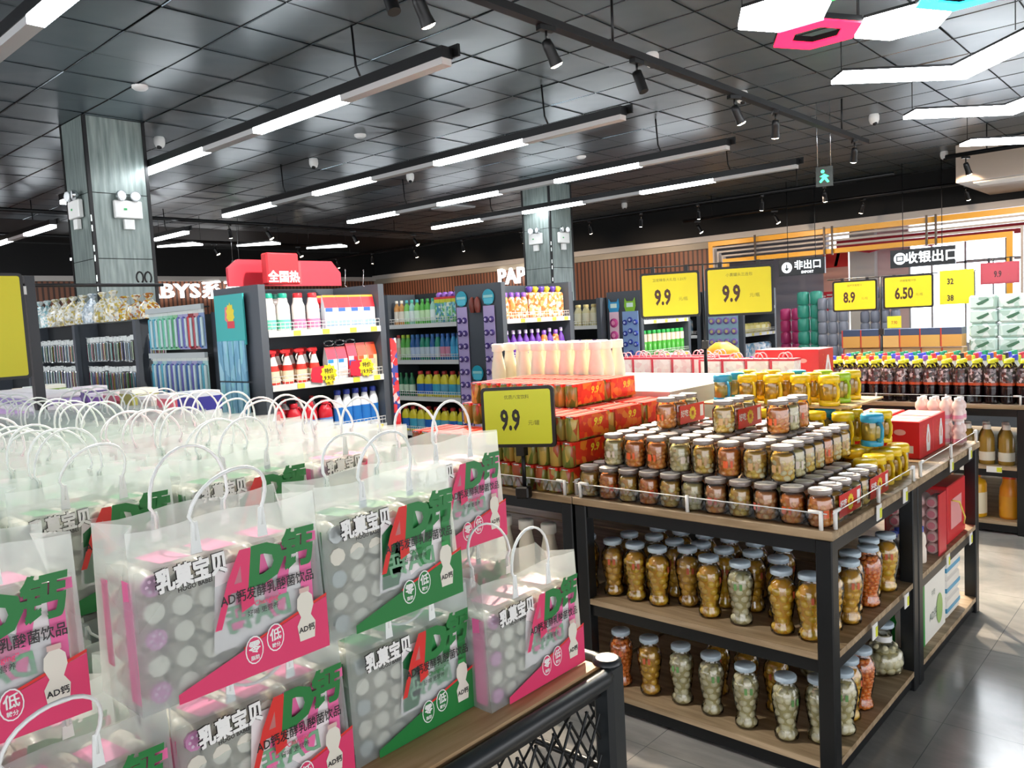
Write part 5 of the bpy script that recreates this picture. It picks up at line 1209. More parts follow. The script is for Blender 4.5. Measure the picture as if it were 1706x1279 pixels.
# red header signs above A
h1 = MB(M('D03444', .4)); poly = [(-.5, 0), (.46, 0), (.46, .10), (.38, .19), (-.42, .19), (-.5, .13)]; h1.prism(poly, .03, 0)
thing(P('header_board', h1), (EXA-.3, 3.42, 1.935), 'wide red header board with rounded ends above the near end cabinet', 'sign', rz=PI/2)
h2 = MB(M('D8242E', .4)); h2.box(-.13, .13, -.06, .02, 0, .22, 0, bev=.01); h2.text('全国热', .085, 0, .05, -.062, WHT, bold=.03); h2.box(.13, .15, -.05, .01, 0, .16, M('E04850', .4))
thing(P('header_box', h2), (EXA-.10, 3.22, 1.935), 'small bright red box sign with white characters atop the near end cabinet', 'sign', rz=PI/2)
hk = MB(CHROME)
for i in range(2):
    hk = MB(CHROME); hk.tube([(0, 0, .06), (.01, 0, .07), (0, 0, .0), (-.01, 0, -.05), (.01, 0, -.06)], .003, 0, seg=4); thing(P('wire_hook', hk), (EXA, 3.72+.17*i, 1.97), 'thin white wire hook on the top edge of the near end cabinet, '+['left', 'right'][i], 'hook', 'wire hooks')
# teal hanging strip panel on A's left side
TEAL = M('3AAFAE', .4); BLU = mottle_mat('pale_blue_sachets', ['8AC0D8', '9CCCE0', '7AB4D0', '88C8D4', '6AA4C4'], 25, .3, (1, 1, .3))
tp = MB(TEAL); tp.box(0, .40, -.012, 0, .0, .36, TEAL); 
sun = MB(M('E8D43A', .4)); sun.flatpoly([((.06 if k % 2 else .045)*math.cos(k*PI/10)+.22, (.085 if k % 2 else .065)*math.sin(k*PI/10)+.22) for k in range(20)], -.013, 0); sun.flatpoly([(.17, .12), (.27, .12), (.27, .17), (.17, .17)], -.0135, M('D84050', .4)); sun.flatpoly([(.14, .18), (.19, .15), (.2, .28), (.15, .27)], -.0128, M('E88080', .4))
sac = []
for i in range(5):
    for r in range(4):
        s_ = MB(BLU); s_.box(.01+i*.078, .01+i*.078+.066, -.02, -.002, -.30*r-.30+.04, -.30*r+.03, BLU, bev=.003); sac.append(P('sachet', s_))
thing(P('hanging_sachet_display', tp, [P('sun_print', sun)]+sac), (EXA-.55, 2.955, 1.52), 'teal hanging display of pale blue sachets on the left side of the near end cabinet', 'display')
# --- gondola A side with hanging toothbrush packs
gondola(-11.26, -5.70, 2.99, 3.285, 1.77, 'dark shelving with hanging toothbrush packs, left of the near end cabinet', (.10, .45), 1.39, wire=False, ym=3.255)
gondola(-8.50, -5.72, 3.31, 4.10, 1.77, 'plain back side of the toothbrush shelving', (.10, .45, .83, 1.22), 1.39, ym=3.35)
pcols = ['C8D0D0', '5AA0C8', '7A6AB0', '3A9A88', 'C84A6A', '6AA848', 'D8D8D0', '3A5AA0', 'A8B0B8', 'C8A83A', '8A2A4A', '40B8B0']
BL = {}
blis = glass_mat('clear_blister', (.88, .92, .93))
def brushpack(ci):
    if ci in BL: return BL[ci]
    c_ = pcols[ci]; m = MB(M('D4D8D8', .4) if ci % 3 else M('3A4448', .4)); m.box(-.034, .034, 0, .004, -.235, -.0, 0); m.box(-.036, .036, -.001, .005, -.045, .0, M('DDE2E0', .4))
    b = MB(M(c_, .3)); b.tube([(-.012, -.008, -.22), (-.011, -.010, -.15), (-.012, -.008, -.06)], (.006, .005), 0, seg=6); b.tube([(.012, -.008, -.22), (.013, -.010, -.15), (.012, -.008, -.06)], (.006, .005), M(pcols[(ci+5) % 12], .3), seg=6)
    v = MB(blis); v.box(-.03, .03, -.02, -.001, -.23, -.05, blis, bev=.006)
    BL[ci] = P('toothbrush_pack', m, [P('toothbrush', b), P('blister', v)]); return BL[ci]
def hooks(xa, xb, y, z, dxp, label, depth=3, off=0):
    n = int((xb-xa)/dxp)
    for i in range(n):
        ci = rj.randrange(12)
        for d in range(1 if depth < 2 else 1):
            thing(brushpack(ci), (xa+i*dxp, y, z+rj.uniform(-.006, .006)), 'hanging toothbrush pack, '+label+', '+nth(i) if i < 30 else 'hanging toothbrush pack, '+label+', number '+str(i), 'toothbrush pack', 'hanging toothbrush packs, '+label, rz=rj.uniform(-.05, .05))
        if i % 2 == 0:
            h = MB(CHROME); h.tube([(0, .12, -.01), (0, -.01, -.01), (0, -.02, .004)], .003, 0, seg=4); thing(P('display_hook', h), (xa+i*dxp, y+.0, z), 'chrome display hook holding toothbrush packs, '+label+', '+nth(i//2), 'hook', 'chrome hooks, '+label)
hooks(-9.79, -8.52, 3.10, 1.625, .078, 'left bay upper row'); hooks(-8.40, -7.13, 3.10, 1.635, .078, 'middle bay upper row'); hooks(-7.01, -6.65, 3.10, 1.635, .078, 'right bay upper row')
hooks(-9.79, -8.52, 3.10, 1.355, .078, 'left bay lower row'); hooks(-8.40, -7.13, 3.10, 1.355, .078, 'middle bay lower row'); hooks(-7.01, -6.65, 3.10, 1.355, .078, 'right bay lower row')
# projecting two-tier hook panel near the end cabinet
def longpack(c_, c2):
    m = MB(M(c2, .3)); m.box(-.040, .040, 0, .006, -.30, 0, 0); m.box(-.041, .041, -.002, .007, -.03, .0, M('D8E0DC', .4))
    b = MB(M(c_, .25)); b.box(-.030, -.004, -.02, 0, -.29, -.05, 0, bev=.006); b.box(.004, .030, -.02, 0, -.28, -.06, M('B8D0D4', .25), bev=.006)
    return P('brush_pack', m, [P('blister', b)])
LPs = [longpack(a, b) for a, b in (('4AA0B8', 'A8D0D0'), ('5AB898', 'A0D4C0'), ('62B48A', '8AC8A8'), ('3A9A60', '90C898'), ('5A5AA8', 'A8A8D0'), ('A83A4A', 'C88A90'), ('C03038', '903038'), ('2A5A9A', '8AA0C8'))]
for i in range(11):
    thing(LPs[[0, 0, 1, 1, 2, 3, 4, 4, 6, 5, 7][i]], (-6.58+i*.084, 2.93, 1.80), 'long hanging brush pack in the upper projecting row, '+nth(i)+' from the left', 'brush pack', 'long hanging packs, upper projecting row')
    thing(LPs[[0, 7, 0, 7, 4, 7, 4, 7, 4, 7, 0][i]], (-6.58+i*.084, 2.93, 1.44), 'long hanging brush pack in the lower projecting row, '+nth(i)+' from the left', 'brush pack', 'long hanging packs, lower projecting row')
for k, zz in enumerate((1.80, 1.44, 1.08)):
    b = MB(M('AEB6B8', .4)); b.box(-6.62, -5.68, 2.90, 2.925, zz-.005, zz+.035, 0); b.box(-6.60, -5.74, 2.925, 3.0, zz+.01, zz+.02, PEG); thing(P('hook_rail', b), (0, 0, 0), 'grey hook rail of the projecting toothbrush section, '+['upper', 'middle', 'lower'][k], 'rail', 'hook rails')
for i in range(11): thing(LPs[[0, 7, 4, 7, 4][i % 5]], (-6.58+i*.084, 2.93, 1.08), 'long hanging brush pack in the lowest projecting row, '+nth(i)+' from the left', 'brush pack', 'long hanging packs, lowest projecting row')
# wrapped goods on top of A: crinkled plastic bags
BAGM = [mottle_mat('crinkled_bag_'+str(i), c_, 48, .16) for i, c_ in enumerate((['C8DCDC', '8AB8C0', 'E0E4E0', 'A8C0C4', 'F0F0EC'], ['E0D8C0', 'C8B460', 'D8DCD8', 'A8A078', 'C8C8C0', 'E8E8E0'], ['D0D8DC', 'A8B4BC', 'ECEEEE', '8898A4', 'C8D4DC'], ['C8A838', 'E8E0C8', 'A86A38', 'D8D8D0', 'B8C0C0']))]
def crumple(mi, w_, d_, h_, seed):
    r_ = random.Random(seed); m = MB(BAGM[mi]); n = 7; vs = []; fs = []
    for j in range(5):
        t = j/4; sc_ = (1.0, 1.08, 1.02, .8, .35)[j]
        for k in range(12):
            a = 2*PI*k/12; q = sc_*(1+r_.uniform(-.16, .16)); vs.append((w_/2*math.cos(a)*q, d_/2*math.sin(a)*q, h_*t*(1+(r_.uniform(-.12, .12) if j else 0))))
    for j in range(4):
        for k in range(12): k2 = (k+1) % 12; fs += [(j*12+k, j*12+k2, (j+1)*12+k2), (j*12+k, (j+1)*12+k2, (j+1)*12+k)]
    fs += [tuple(range(12))[::-1], tuple(48+k for k in range(12))]
    m.add(vs, fs, 0)
    kn = MB(BAGM[mi])
    kn.lathe([(.02, 0), (.012, .02), (.045, .07), (.03, .08)], z=h_*.95, seg=7, mat=0, smooth=False)
    return P('wrapped_goods_bag', m, [P('gathered_top', kn)])
x = -10.0; i = 0
while x < -6.95:
    mi = 0 if x < -9.5 else (1 if x < -9 else rj.choice([2, 1, 1, 3]) if x < -7 else rj.choice([1, 3]))
    hgt = .22 if x < -7.6 else .15
    thing(crumple(mi, .20, .18, hgt, 100+i), (x, 3.135, 1.772), 'crinkled clear bag of goods above the toothbrush packs, '+nth(i)+' from the left', 'bag', 'wrapped goods on the toothbrush shelf top', rz=rj.uniform(-.4, .4))
    x += .245; i += 1
# --- gondola B
gondola(-10.2, -5.75, 5.6, 6.5, 1.93, 'shelving with green and blue cleaner bottles, behind the near end cabinet', LV[1:])
endcap(EXB, .62, 5.55, 6.58, 1.95, 'dark grey end cabinet with purple strips on its side and laundry bottles', LV)
g1 = [bottle('dish_soap_bottle', .26, .040, c_, k_, l_, sq=.7, lb=(.15, .55)) for c_, k_, l_ in (('E0A058', 'E8E0D0', 'F0E8D8'), ('7AC858', '40A0A8', 'D8F0D8'), ('A0D8C8', '48B8A0', 'E8F4F0'), ('58B848', '308A38', 'C8E8B8'))]
for i in range(8): thing(g1[[0, 0, 1, 2, 1, 3, 3, 2][i]], (-6.79+i*.083, 5.70, 1.601), 'dish soap bottle on the top shelf of the second shelf unit, '+nth(i)+' from the left', 'bottle', 'dish soap bottles, top shelf of the second unit')
MP = MB(mottle_mat('green_blue_pack', ['68B868', '88C8D8', 'B8E0C8', '4A98B0', 'D8E8D8'], 40)); MP.box(-.039, .039, -.04, .04, 0, .25, 0, bev=.01); MR = MB(M('D83838', .35)); MR.box(-.04, .04, -.041, .041, .24, .262, 0); MR.box(-.04, .04, -.041, .041, .205, .24, M('C8C838', .35)); MV = MB(M('8A5AB8', .35)); MV.lathe([(.03, .262), (.035, .29), (.02, .31)], seg=8, mat=0)
MPp = P('bundled_soap_pack', MP, [P('striped_top', MR), P('purple_cap', MV)])
for i in range(4): thing(MPp, (-6.105+i*.084, 5.70, 1.601), 'bundled green soap pack with striped top and purple cap, '+nth(i)+' from the left', 'pack', 'bundled soap packs')
pb = [bottle('pump_soap_bottle', .27, .036, c_, k_, l_, neck=.5, lb=(.12, .5)) for c_, k_, l_ in (('E8E0D0', 'C03838', 'E8C8B8'), ('58B048', 'A8C838', 'D0E8C0'), ('1E5A98', '2868A8', 'C0D0E8'), ('1E8A70', '2A5AA0', 'C8D8E0'), ('2A6AA8', '2A5AA0', 'D890A8'), ('3A9AC8', '2A5AA0', '58B8E0'))]
for i in range(13): thing(pb[[0, 1, 1, 2, 2, 3, 3, 2, 3, 4, 4, 5, 5, 2][i]], (-6.79+i*.078, 5.70, 1.221), 'pump soap bottle on the second shelf of the second unit, '+nth(i)+' from the left', 'bottle', 'pump soap bottles of the second unit')
jb = [bottle('oil_soap_jug', .27, .056, c_, k_, l_, neck=.4, lb=(.1, .5), sq=.7, handle=True) for c_, k_, l_ in (('D8D038', 'C83838', '2A6AC0'), ('D8CC38', 'C83838', '48A8C8'), ('D8CC38', 'A83030', '60A8C8'))]
gsb = bottle('green_soap_bottle', .25, .034, '1E6A48', '2A7A48', 'C8E0C8', lb=(.2, .5))
for i in range(3): thing(gsb, (-6.79+i*.09, 5.70, .831), 'dark green soap bottle on the third shelf of the second unit, '+nth(i)+' from the left', 'bottle', 'dark green soap bottles')
for i in range(6): thing(jb[min(2, i//2) if i < 3 else 1+(i % 2)], (-6.48+i*.124, 5.71, .831), 'yellow soap jug with a blue label, third shelf of second unit, '+nth(i)+' from left', 'bottle', 'yellow-topped soap jugs, third shelf')
for i in range(8): thing(jb[i % 3], (-6.76+i*.125, 5.71, .451), 'yellow soap jug with a blue label, fourth shelf of second unit, '+nth(i)+' from left', 'bottle', 'yellow-topped soap jugs, fourth shelf')
# red strip at left edge of B (hanging)
rs2 = MB(mottle_mat('red_sachet_strip', ['C82A30', 'D84048', '3A4A98', 'E8C8C8'], 30)); rs2.box(-.03, .03, -.01, 0, -.95, 0, 0); thing(P('hanging_sachet_strip', rs2), (-5.0+.012, 4.12, 1.5), 'narrow red hanging strip beside the near end cabinet', 'display', rz=PI/2)
# purple hanging strips on side panel of B and others
def strip(bgc, dotc, ringc, head, headc, n=9, cols=2, w_=.14, pitch=.125):
    m = MB(M(bgc, .35)); L_ = n*pitch+.1; m.box(-w_/2, w_/2, -.008, 0, -L_, 0, 0)
    d = []
    for r in range(n):
        for c_ in range(cols):
            x_ = (c_-(cols-1)/2)*w_/cols; z_ = -.13-r*pitch+(.03 if (cols == 3 and c_ == 1) else 0)
            e = MB(M(dotc, .25)); T = Matrix.Translation((x_, -.008, z_)) @ Matrix.Rotation(PI/2, 4, 'X')
            rr = w_/cols*.42; e.lathe([(rr, 0), (rr, .012), (rr*.55, .02)], T=T, seg=12, mat=0); e.lathe([(rr*.5, .0202), (.001, .0205)], T=T, seg=10, mat=M(ringc, .3), caps=False)
            d.append(P('sachet_bubble', e))
    hd = MB(M(headc, .35))
    if head == 'round': hd.prism([(.075*math.cos(k*PI/8), .08+.075*math.sin(k*PI/8)) for k in range(16)], .006, 0); hd.box(-.055, .055, -.0075, -.006, .02, .07, M('58C0D8', .35)); hd.box(-.06, .06, -.008, -.0065, .075, .1, M('A0D8D8', .35))
    else: hd.prism([(-.06, .0), (.06, .0), (.08, .06), (.07, .16), (.045, .12), (-.045, .12), (-.07, .16), (-.08, .06)], .006, 0); hd.box(-.045, .045, -.008, -.006, .05, .1, M('D8F0E8', .35))
    return P('hanging_sachet_strip', m, [P('header_card', hd)]+d)
PS = strip('B8A8D8', '43307A', 'C8B8E0', 'round', '2AA0B8', 9)
PS2 = strip('B8A8D8', '43307A', 'C8B8E0', 'round', '2AA0B8', 7)
thing(PS, (-5.60, 5.52, 1.74), 'purple hanging sachet strip with a round teal header, left one on the second end cabinet', 'display', 'purple hanging strips')
thing(PS, (-5.24, 5.52, 1.74), 'purple hanging sachet strip with a round teal header, right one on the second end cabinet', 'display', 'purple hanging strips')
thing(PS2, (-5.42, 5.505, 1.02), 'short purple sachet strip hanging low on the second end cabinet', 'display', 'purple hanging strips')
f1 = MB(M('7A3A30', .4)); f1.lathe([(.02, -.12), (.035, -.06), (.03, 0), (.01, .03)], seg=8, mat=0)
for i in range(2): thing(P('hanging_refill', f1), (-5.44+i*.07, 5.50, 1.80), 'brown red hanging refill between the purple strips, '+['left', 'right'][i], 'refill', 'hanging refills')
# B end cabinet goods
OJ = mottle_mat('orange_laundry_pack', ['E88A40', 'F0A868', 'E8C8A0', 'D87038', 'F0E0D0'], 35); PU = mottle_mat('purple_pack', ['6A3A98', '8A58B8', '58307A', 'A078C8'], 30)
lo = MB(OJ); lo.lathe([(.038, 0), (.044, .01), (.044, .14), (.036, .19), (.018, .22)], seg=12, mat=0, sy=.8); lk = MB(M('8050B0', .3)); lk.lathe([(.025, .21), (.028, .25), (.001, .255)], seg=10, mat=0, caps=False)
LO = P('laundry_bottle', lo, [P('cap', lk)])
lq = MB(OJ); lq.box(-.088, .088, -.05, .05, 0, .25, 0, bev=.02); lq2 = MB(M('58389A', .3)); lq2.lathe([(.02, .25), (.042, .30), (.02, .31)], seg=6, mat=0, cx=-.042); lq2.lathe([(.02, .25), (.042, .29), (.02, .31)], seg=6, mat=M('C8B030', .3), cx=.043)
LQ = P('laundry_multipack', lq, [P('gathered_top', lq2)])
for i in range(4): thing(LO, (EXB-.08, 5.66+i*.09, 1.601), 'orange laundry bottle, top shelf of the second end cabinet, '+nth(i)+' from the left', 'bottle', 'orange laundry bottles', rz=PI/2)
for i in range(3): thing(LQ, (EXB-.10, 6.085+i*.18, 1.601), 'orange laundry twin pack, top shelf of second end cabinet, '+nth(i)+' from the left', 'pack', 'orange laundry twin packs', rz=PI/2)
lp = MB(M('6A3CA0', .25)); lp.lathe([(.04, 0), (.046, .01), (.046, .12), (.034, .18), (.014, .22), (.014, .25)], seg=12, mat=0, sy=.8); LP_ = P('laundry_bottle', lp, [P('cap', MB(M('D8D0E0', .3))), ])
lpc = MB(M('D8C8E8', .3)); lpc.lathe([(.017, .235), (.017, .27), (.001, .272)], seg=10, mat=0, caps=False); LP_ = P('laundry_bottle', lp, [P('cap', lpc)])
for i in range(10): thing(LP_ if i < 5 or i % 2 else LO, (EXB-.08, 5.66+i*.092, 1.221), ('purple' if i < 5 or i % 2 else 'orange')+' laundry bottle on the second shelf of the second end cabinet, '+nth(i)+' from the left', 'bottle', 'purple and orange laundry bottles', rz=PI/2)
for i in range(9): thing(LP_, (EXB-.08, 5.67+i*.1, .831), 'purple laundry bottle on the third shelf of the second end cabinet, '+nth(i)+' from the left', 'bottle', 'purple laundry bottles, third shelf', rz=PI/2)
hs_ = MB(DKGREY); hs_.box(0, .03, -.02, 0, -.9, .25, 0); thing(P('hanging_hook_strip', hs_), (EXB-.03, 6.597, 1.6), 'dark hanging clip strip right of the second end cabinet', 'display', rz=PI/2)
# --- gondola C
gondola(-9.5, -5.70, 7.9, 8.9, 1.80, 'shelving with boxed goods between the second and third end cabinets', (.10, .45, .75, 1.13, 1.47))
endcap(EXC, .48, 8.05, 9.15, 1.86, 'dark grey end cabinet with blue bubble strips and green bottles', (.10, .45, .75, 1.08, 1.50))
for i in range(3): thing(bottle('oil_bottle', .26, .055, 'D8D0A0', 'C8B878', 'E0DCC0', neck=.5, sq=.8), (-6.07+i*.12, 8.0, 1.471), 'pale oil bottle on the top shelf of the third unit, '+nth(i)+' from the left', 'bottle', 'pale oil bottles')
bc = [MB(mottle_mat('boxed_goods_'+str(k), c_, 40)) for k, c_ in enumerate((['7A4AA8', '9A6AC0', 'D8C8E8'], ['C8B048', 'E0D088', 'A08838'], ['6A4898', 'C8C0D8', '8A60B0']))]
for b in bc: b.box(-.055, .055, -.05, .05, 0, .17, 0, bev=.004)
bcP = [P('goods_box', b) for b in bc]
for i in range(3): thing(bcP[(0, 1, 2)[i]], (-6.07+i*.12, 8.0, 1.131), 'small printed box on the second shelf of the third unit, '+nth(i)+' from the left', 'box', 'printed boxes, second shelf of third unit')
for i in range(3): thing(bcP[(2, 1, 0)[i]], (-6.07+i*.12, 8.0, .751), 'small printed box on the third shelf of the third unit, '+nth(i)+' from the left', 'box', 'printed boxes, third shelf of third unit')
BS = strip('88A8D8', '24389A', 'B8C8F0', 'cat', '88C038', 7, 3, .22, .13); PK = strip('E8C8D8', 'C84A90', 'E890B8', 'cat', '3A9AD0', 6, 1, .13, .15)
thing(BS, (-5.32, 8.02, 1.62), 'blue bubble sachet strip with a green cat-shaped header', 'display'); thing(PK, (-5.55, 8.02, 1.62), 'pink and white card strip with a blue cat-shaped header', 'display')
gbb = bottle('air_freshener_bottle', .30, .036, '48A038', '28A848', 'E8D8C0', lb=(.55, .85), neck=.7)
for i in range(9): thing(gbb, (EXC-.07, 8.18+i*.108, 1.081), 'green bottle with a cream neck and green top, third end cabinet, '+nth(i)+' from the left', 'bottle', 'green bottles of the third end cabinet', rz=PI/2)
trs = MB(M('C8D0CC', .5)); 
for i in range(3): thing(bcP[2], (EXC-.1, 8.25+i*.2, .751), 'printed box on the lower shelf of the third end cabinet, '+nth(i)+' from the left', 'box', 'printed boxes of the third end cabinet')
# --- gondola D
gondola(-9.5, -5.83, 10.55, 11.5, 1.85, 'fourth shelving unit, seen between the yellow price signs', (.10, .45, .83, 1.22, 1.60))
endcap(-5.12, .62, 10.55, 11.6, 1.86, 'fourth grey end cabinet behind the right yellow price sign', (.10, .45, .83, 1.22, 1.60))
SP2 = strip('98B8C8', '8A70B0', 'C8C080', 'round', '4AA0B8', 8, 4, .46, .15)
thing(SP2, (-5.42, 10.52, 1.70), 'pale blue hanging display with rows of coloured discs', 'display')
yb_ = MB(M('D8CC78', .4)); yb_.box(-.09, .09, -.06, .06, 0, .14, 0, bev=.03); ybP = P('tissue_pack', yb_)
wb_ = MB(mottle_mat('blue_white_pack', ['D8E0E8', 'A8C4D8', 'F0F0F0', '78A8C8'], 20)); wb_.box(-.09, .09, -.06, .06, 0, .24, 0, bev=.03); wbP = P('tissue_pack', wb_)
for i in range(5):
    thing(ybP, (-5.22, 10.70+i*.19, 1.221), 'yellow pack on the fourth end cabinet, '+nth(i)+' from the left', 'pack', 'yellow packs', rz=PI/2)
    thing(wbP, (-5.22, 10.70+i*.19, .831), 'pale blue pack on the fourth end cabinet, '+nth(i)+' from the left', 'pack', 'pale blue packs', rz=PI/2)
for i in range(3): thing(wbP, (-6.5+i*.2, 10.68, 1.221), 'white bottle pack on the fourth shelving unit, '+nth(i)+' from the left', 'pack', 'white packs of the fourth unit')
# ============================================================ price signs on stands
YP = M('D6CC14', .45); YS_M = M('DDE02A', .45)
def sign_panel(w_, h_, big, small, unit, frame=True, face=YP, ink=M('3A1E14', .5), bx=-.12, bs=None):
    f = MB(BLACK); t = .014
    if frame:
        n = 6; out = []; inn = []; r = .018
        for cx, cz, a0 in ((w_/2-r, h_/2-r, 0), (-w_/2+r, h_/2-r, PI/2), (-w_/2+r, -h_/2+r, PI), (w_/2-r, -h_/2+r, 1.5*PI)):
            for k in range(n+1): a = a0+PI/2*k/n; out.append((cx+r*math.cos(a), cz+r*math.sin(a)))
        f.prism(out, .014, BLACK)
    else: f.prism([(-w_/2, -h_/2), (w_/2, -h_/2), (w_/2, h_/2), (-w_/2, h_/2)], .008, face)
    m = MB(face); iw, ih = w_/2-.014, h_/2-.014; r = .01; pp = []
    for cx, cz, a0 in ((iw-r, ih-r, 0), (-iw+r, ih-r, PI/2), (-iw+r, -ih+r, PI), (iw-r, -ih+r, 1.5*PI)):
        for k in range(4): a = a0+PI/2*k/3; pp.append((cx+r*math.cos(a), cz+r*math.sin(a)))
    m.flatpoly(pp, -.0146, face)
    tx = MB(ink); tx.text(big, bs or h_*.46, bx*w_, -.04*h_, -.0152, ink, bold=.034, ax=.64)
    if small: tx.text(small, h_*.075, 0, h_*.33, -.0152, M('6A6A20', .5), bold=.0)
    if unit: tx.text(unit, h_*.09, w_*.22, -.10*h_, -.0152, M('7A7A20', .5))
    return P('sign_panel', f, [P('price_face', m), P('lettering', tx)])
def stand(px_, py_, zb, zt, bar, name='price_sign_stand'):
    """thin pole with a cross bar bar=(x0,x1) local"""
    m = MB(BLACK); m.tube([(0, 0, zb), (0, 0, zt)], .007, BLACK, seg=8); m.tube([(0, 0, zb), (0, 0, zb+(zt-zb)*.5)], .011, BLACK, seg=8); m.box(-.02, .02, -.015, .015, zb+(zt-zb)*.5-.02, zb+(zt-zb)*.5+.03, BLACK)
    m.lathe([(.09, zb), (.09, zb+.008), (.02, zb+.015)], seg=16, mat=BLACK)
    b = MB(BLACK)
    if bar: b.tube([(bar[0], 0, zt), (bar[1], 0, zt)], .005, BLACK, seg=6)
    return m, b
def hang_sign(base, zb, zt, bar, rz, panels, label):
    m, b = stand(0, 0, 0, zt-zb, bar)
    ks = [P('cross_bar', b)]
    for (xc, zc, pn, w_, h_) in panels:
        c_ = MB(BLACK)
        for s in (-1, 1): c_.box(xc+s*w_*.28-.012, xc+s*w_*.28+.012, -.008, .008, zc-zb+h_/2, zt-zb+.006, BLACK)
        q = P(pn.name, pn.me, pn.kids, (xc, -.003, zc-zb)); ks += [q, P('clip', c_)]
    thing(P('price_sign_stand', m, ks), (base[0], base[1], zb), label, 'price sign', rz=rz)
A3 = (.40, .29)
hang_sign((-2.46, 4.53), .871, 1.875, (-.48, .42), .42, [(-.205, 1.70, sign_panel(.37, .285, '9.9', '卫龙辣条大礼包 1.21斤', '元/瓶'), .37, .285), (.215, 1.70, sign_panel(.40, .30, '9.9', '小黄罐头三连包', '元/瓶'), .40, .30)], 'tall black stand carrying two yellow 9.9 price signs side by side')
hang_sign((-2.19, 7.02), .871, 1.79, (-.42, .42), .15, [(-.20, 1.645, sign_panel(.35, .26, '8.9', '国产大瓶橙汁', '元/瓶'), .35, .26), (.205, 1.655, sign_panel(.37, .27, '6.50', '浓缩葡萄汁饮', '元/瓶', bx=-.08), .37, .27)], 'black stand carrying the yellow 8.9 and 6.50 price signs over the grape juice')
pn = sign_panel(.33, .36, '32', None, None, False, bs=.085, bx=-.18)
q38 = MB(M('3A1E14', .5)); q38.text('38', .085, -.06, -.12, -.016, 0, bold=.03, ax=.75); q32 = MB(M('3A1E14', .5)); q32.text('32', .085, -.06, .06, -.016, 0, bold=.03, ax=.75)
pf = MB(YP); pf.box(-.165, .165, -.014, 0, -.19, .18, YP); 
m, b = stand(0, 0, 0, 1.0, (-.32, .02)); 
thing(P('price_sign_stand', m, [P('cross_bar', b), P('sign_panel', pf, [P('lettering', q38), P('lettering', q32)], (-.17, -.008, .84))]), (-2.10, 9.82, .861), 'thin stand with a square yellow sign reading 32 over 38', 'price sign', rz=.12)
rp_ = sign_panel(.36, .23, '9.9', None, '!', False, face=M('A83A48', .45), ink=M('3A1018', .5), bs=.09, bx=-.05)
m, b = stand(0, 0, 0, 1.0, None); hang_sign((-1.95, 9.95), .861, 1.98, (-.25, .25), .12, [(.06, 1.82, rp_, .36, .23)], 'stand with a dark red 9.9 sign at the right')
# sign in front of the cans
pn = sign_panel(.335, .255, '9.9', '优质八宝饮料', '元/罐', face=YS_M, ink=M('1E1A10', .5), bx=-.10)
m = MB(BLACK); m.tube([(0, .015, 0), (0, .02, .2)], .009, BLACK, seg=8); m.box(-.03, .03, -.02, .028, -.03, .02, BLACK, bev=.006); m.box(-.018, .018, -.012, .03, .15, .22, BLACK)
thing(P('clip_price_sign', m, [P('sign_panel', pn.me, pn.kids, (-.0, -.005, .315))]), (-2.225, 2.493, .875), 'yellow 9.9 price sign in a black frame clipped to the can rack', 'price sign', rz=.30, tilt=(-.06, -.03))
# small 7.90 sign
sy = MB(M('E8D820', .45)); sy.box(-.07, .07, -.006, 0, 0, .13, 0); sy.text('7.90', .05, 0, .06, -.007, M('C06010', .5), bold=.02, ax=.7); thing(P('price_card', sy), (py(1490, 545, 9.44).x, 9.44, 1.282), 'tiny yellow 7.90 card standing on the orange boxes', 'price sign', rz=.3)
# left tall stand
pn = sign_panel(.44, .50, '9.9', None, None, bx=-.42, bs=.12)
m = MB(M('2A2C30', .4, .3)); m.box(-.022, .022, -.022, .022, 0, 1.93, 0); m.box(-.2, .2, -.2, .2, 0, .02, 0)
ba = MB(BLACK); ba.tube([(-.9, 0, 1.885), (.66, 0, 1.885)], .009, BLACK, seg=8)
hk2 = MB(BLACK)
for s in (-1, 1): hk2.tube([(.56+s*.022+.018*math.cos(a*PI/6), 0, 1.925+.03*math.sin(a*PI/6)) for a in range(-2, 9)], .005, 0, seg=5)
wc = MB(WHITE); wc.box(-.16, -.02, -.03, .0, 1.84, 1.88, 0)
thing(P('price_sign_stand', m, [P('cross_bar', ba), P('double_hook', hk2), P('white_clip', wc), P('sign_panel', pn.me, pn.kids, (-.26, -.04, 1.69))]), (-4.35, px(54, 540, -4.35).y, 0), 'tall dark stand with a yellow sign, cut off at the picture edge', 'price sign', rz=PI/2)
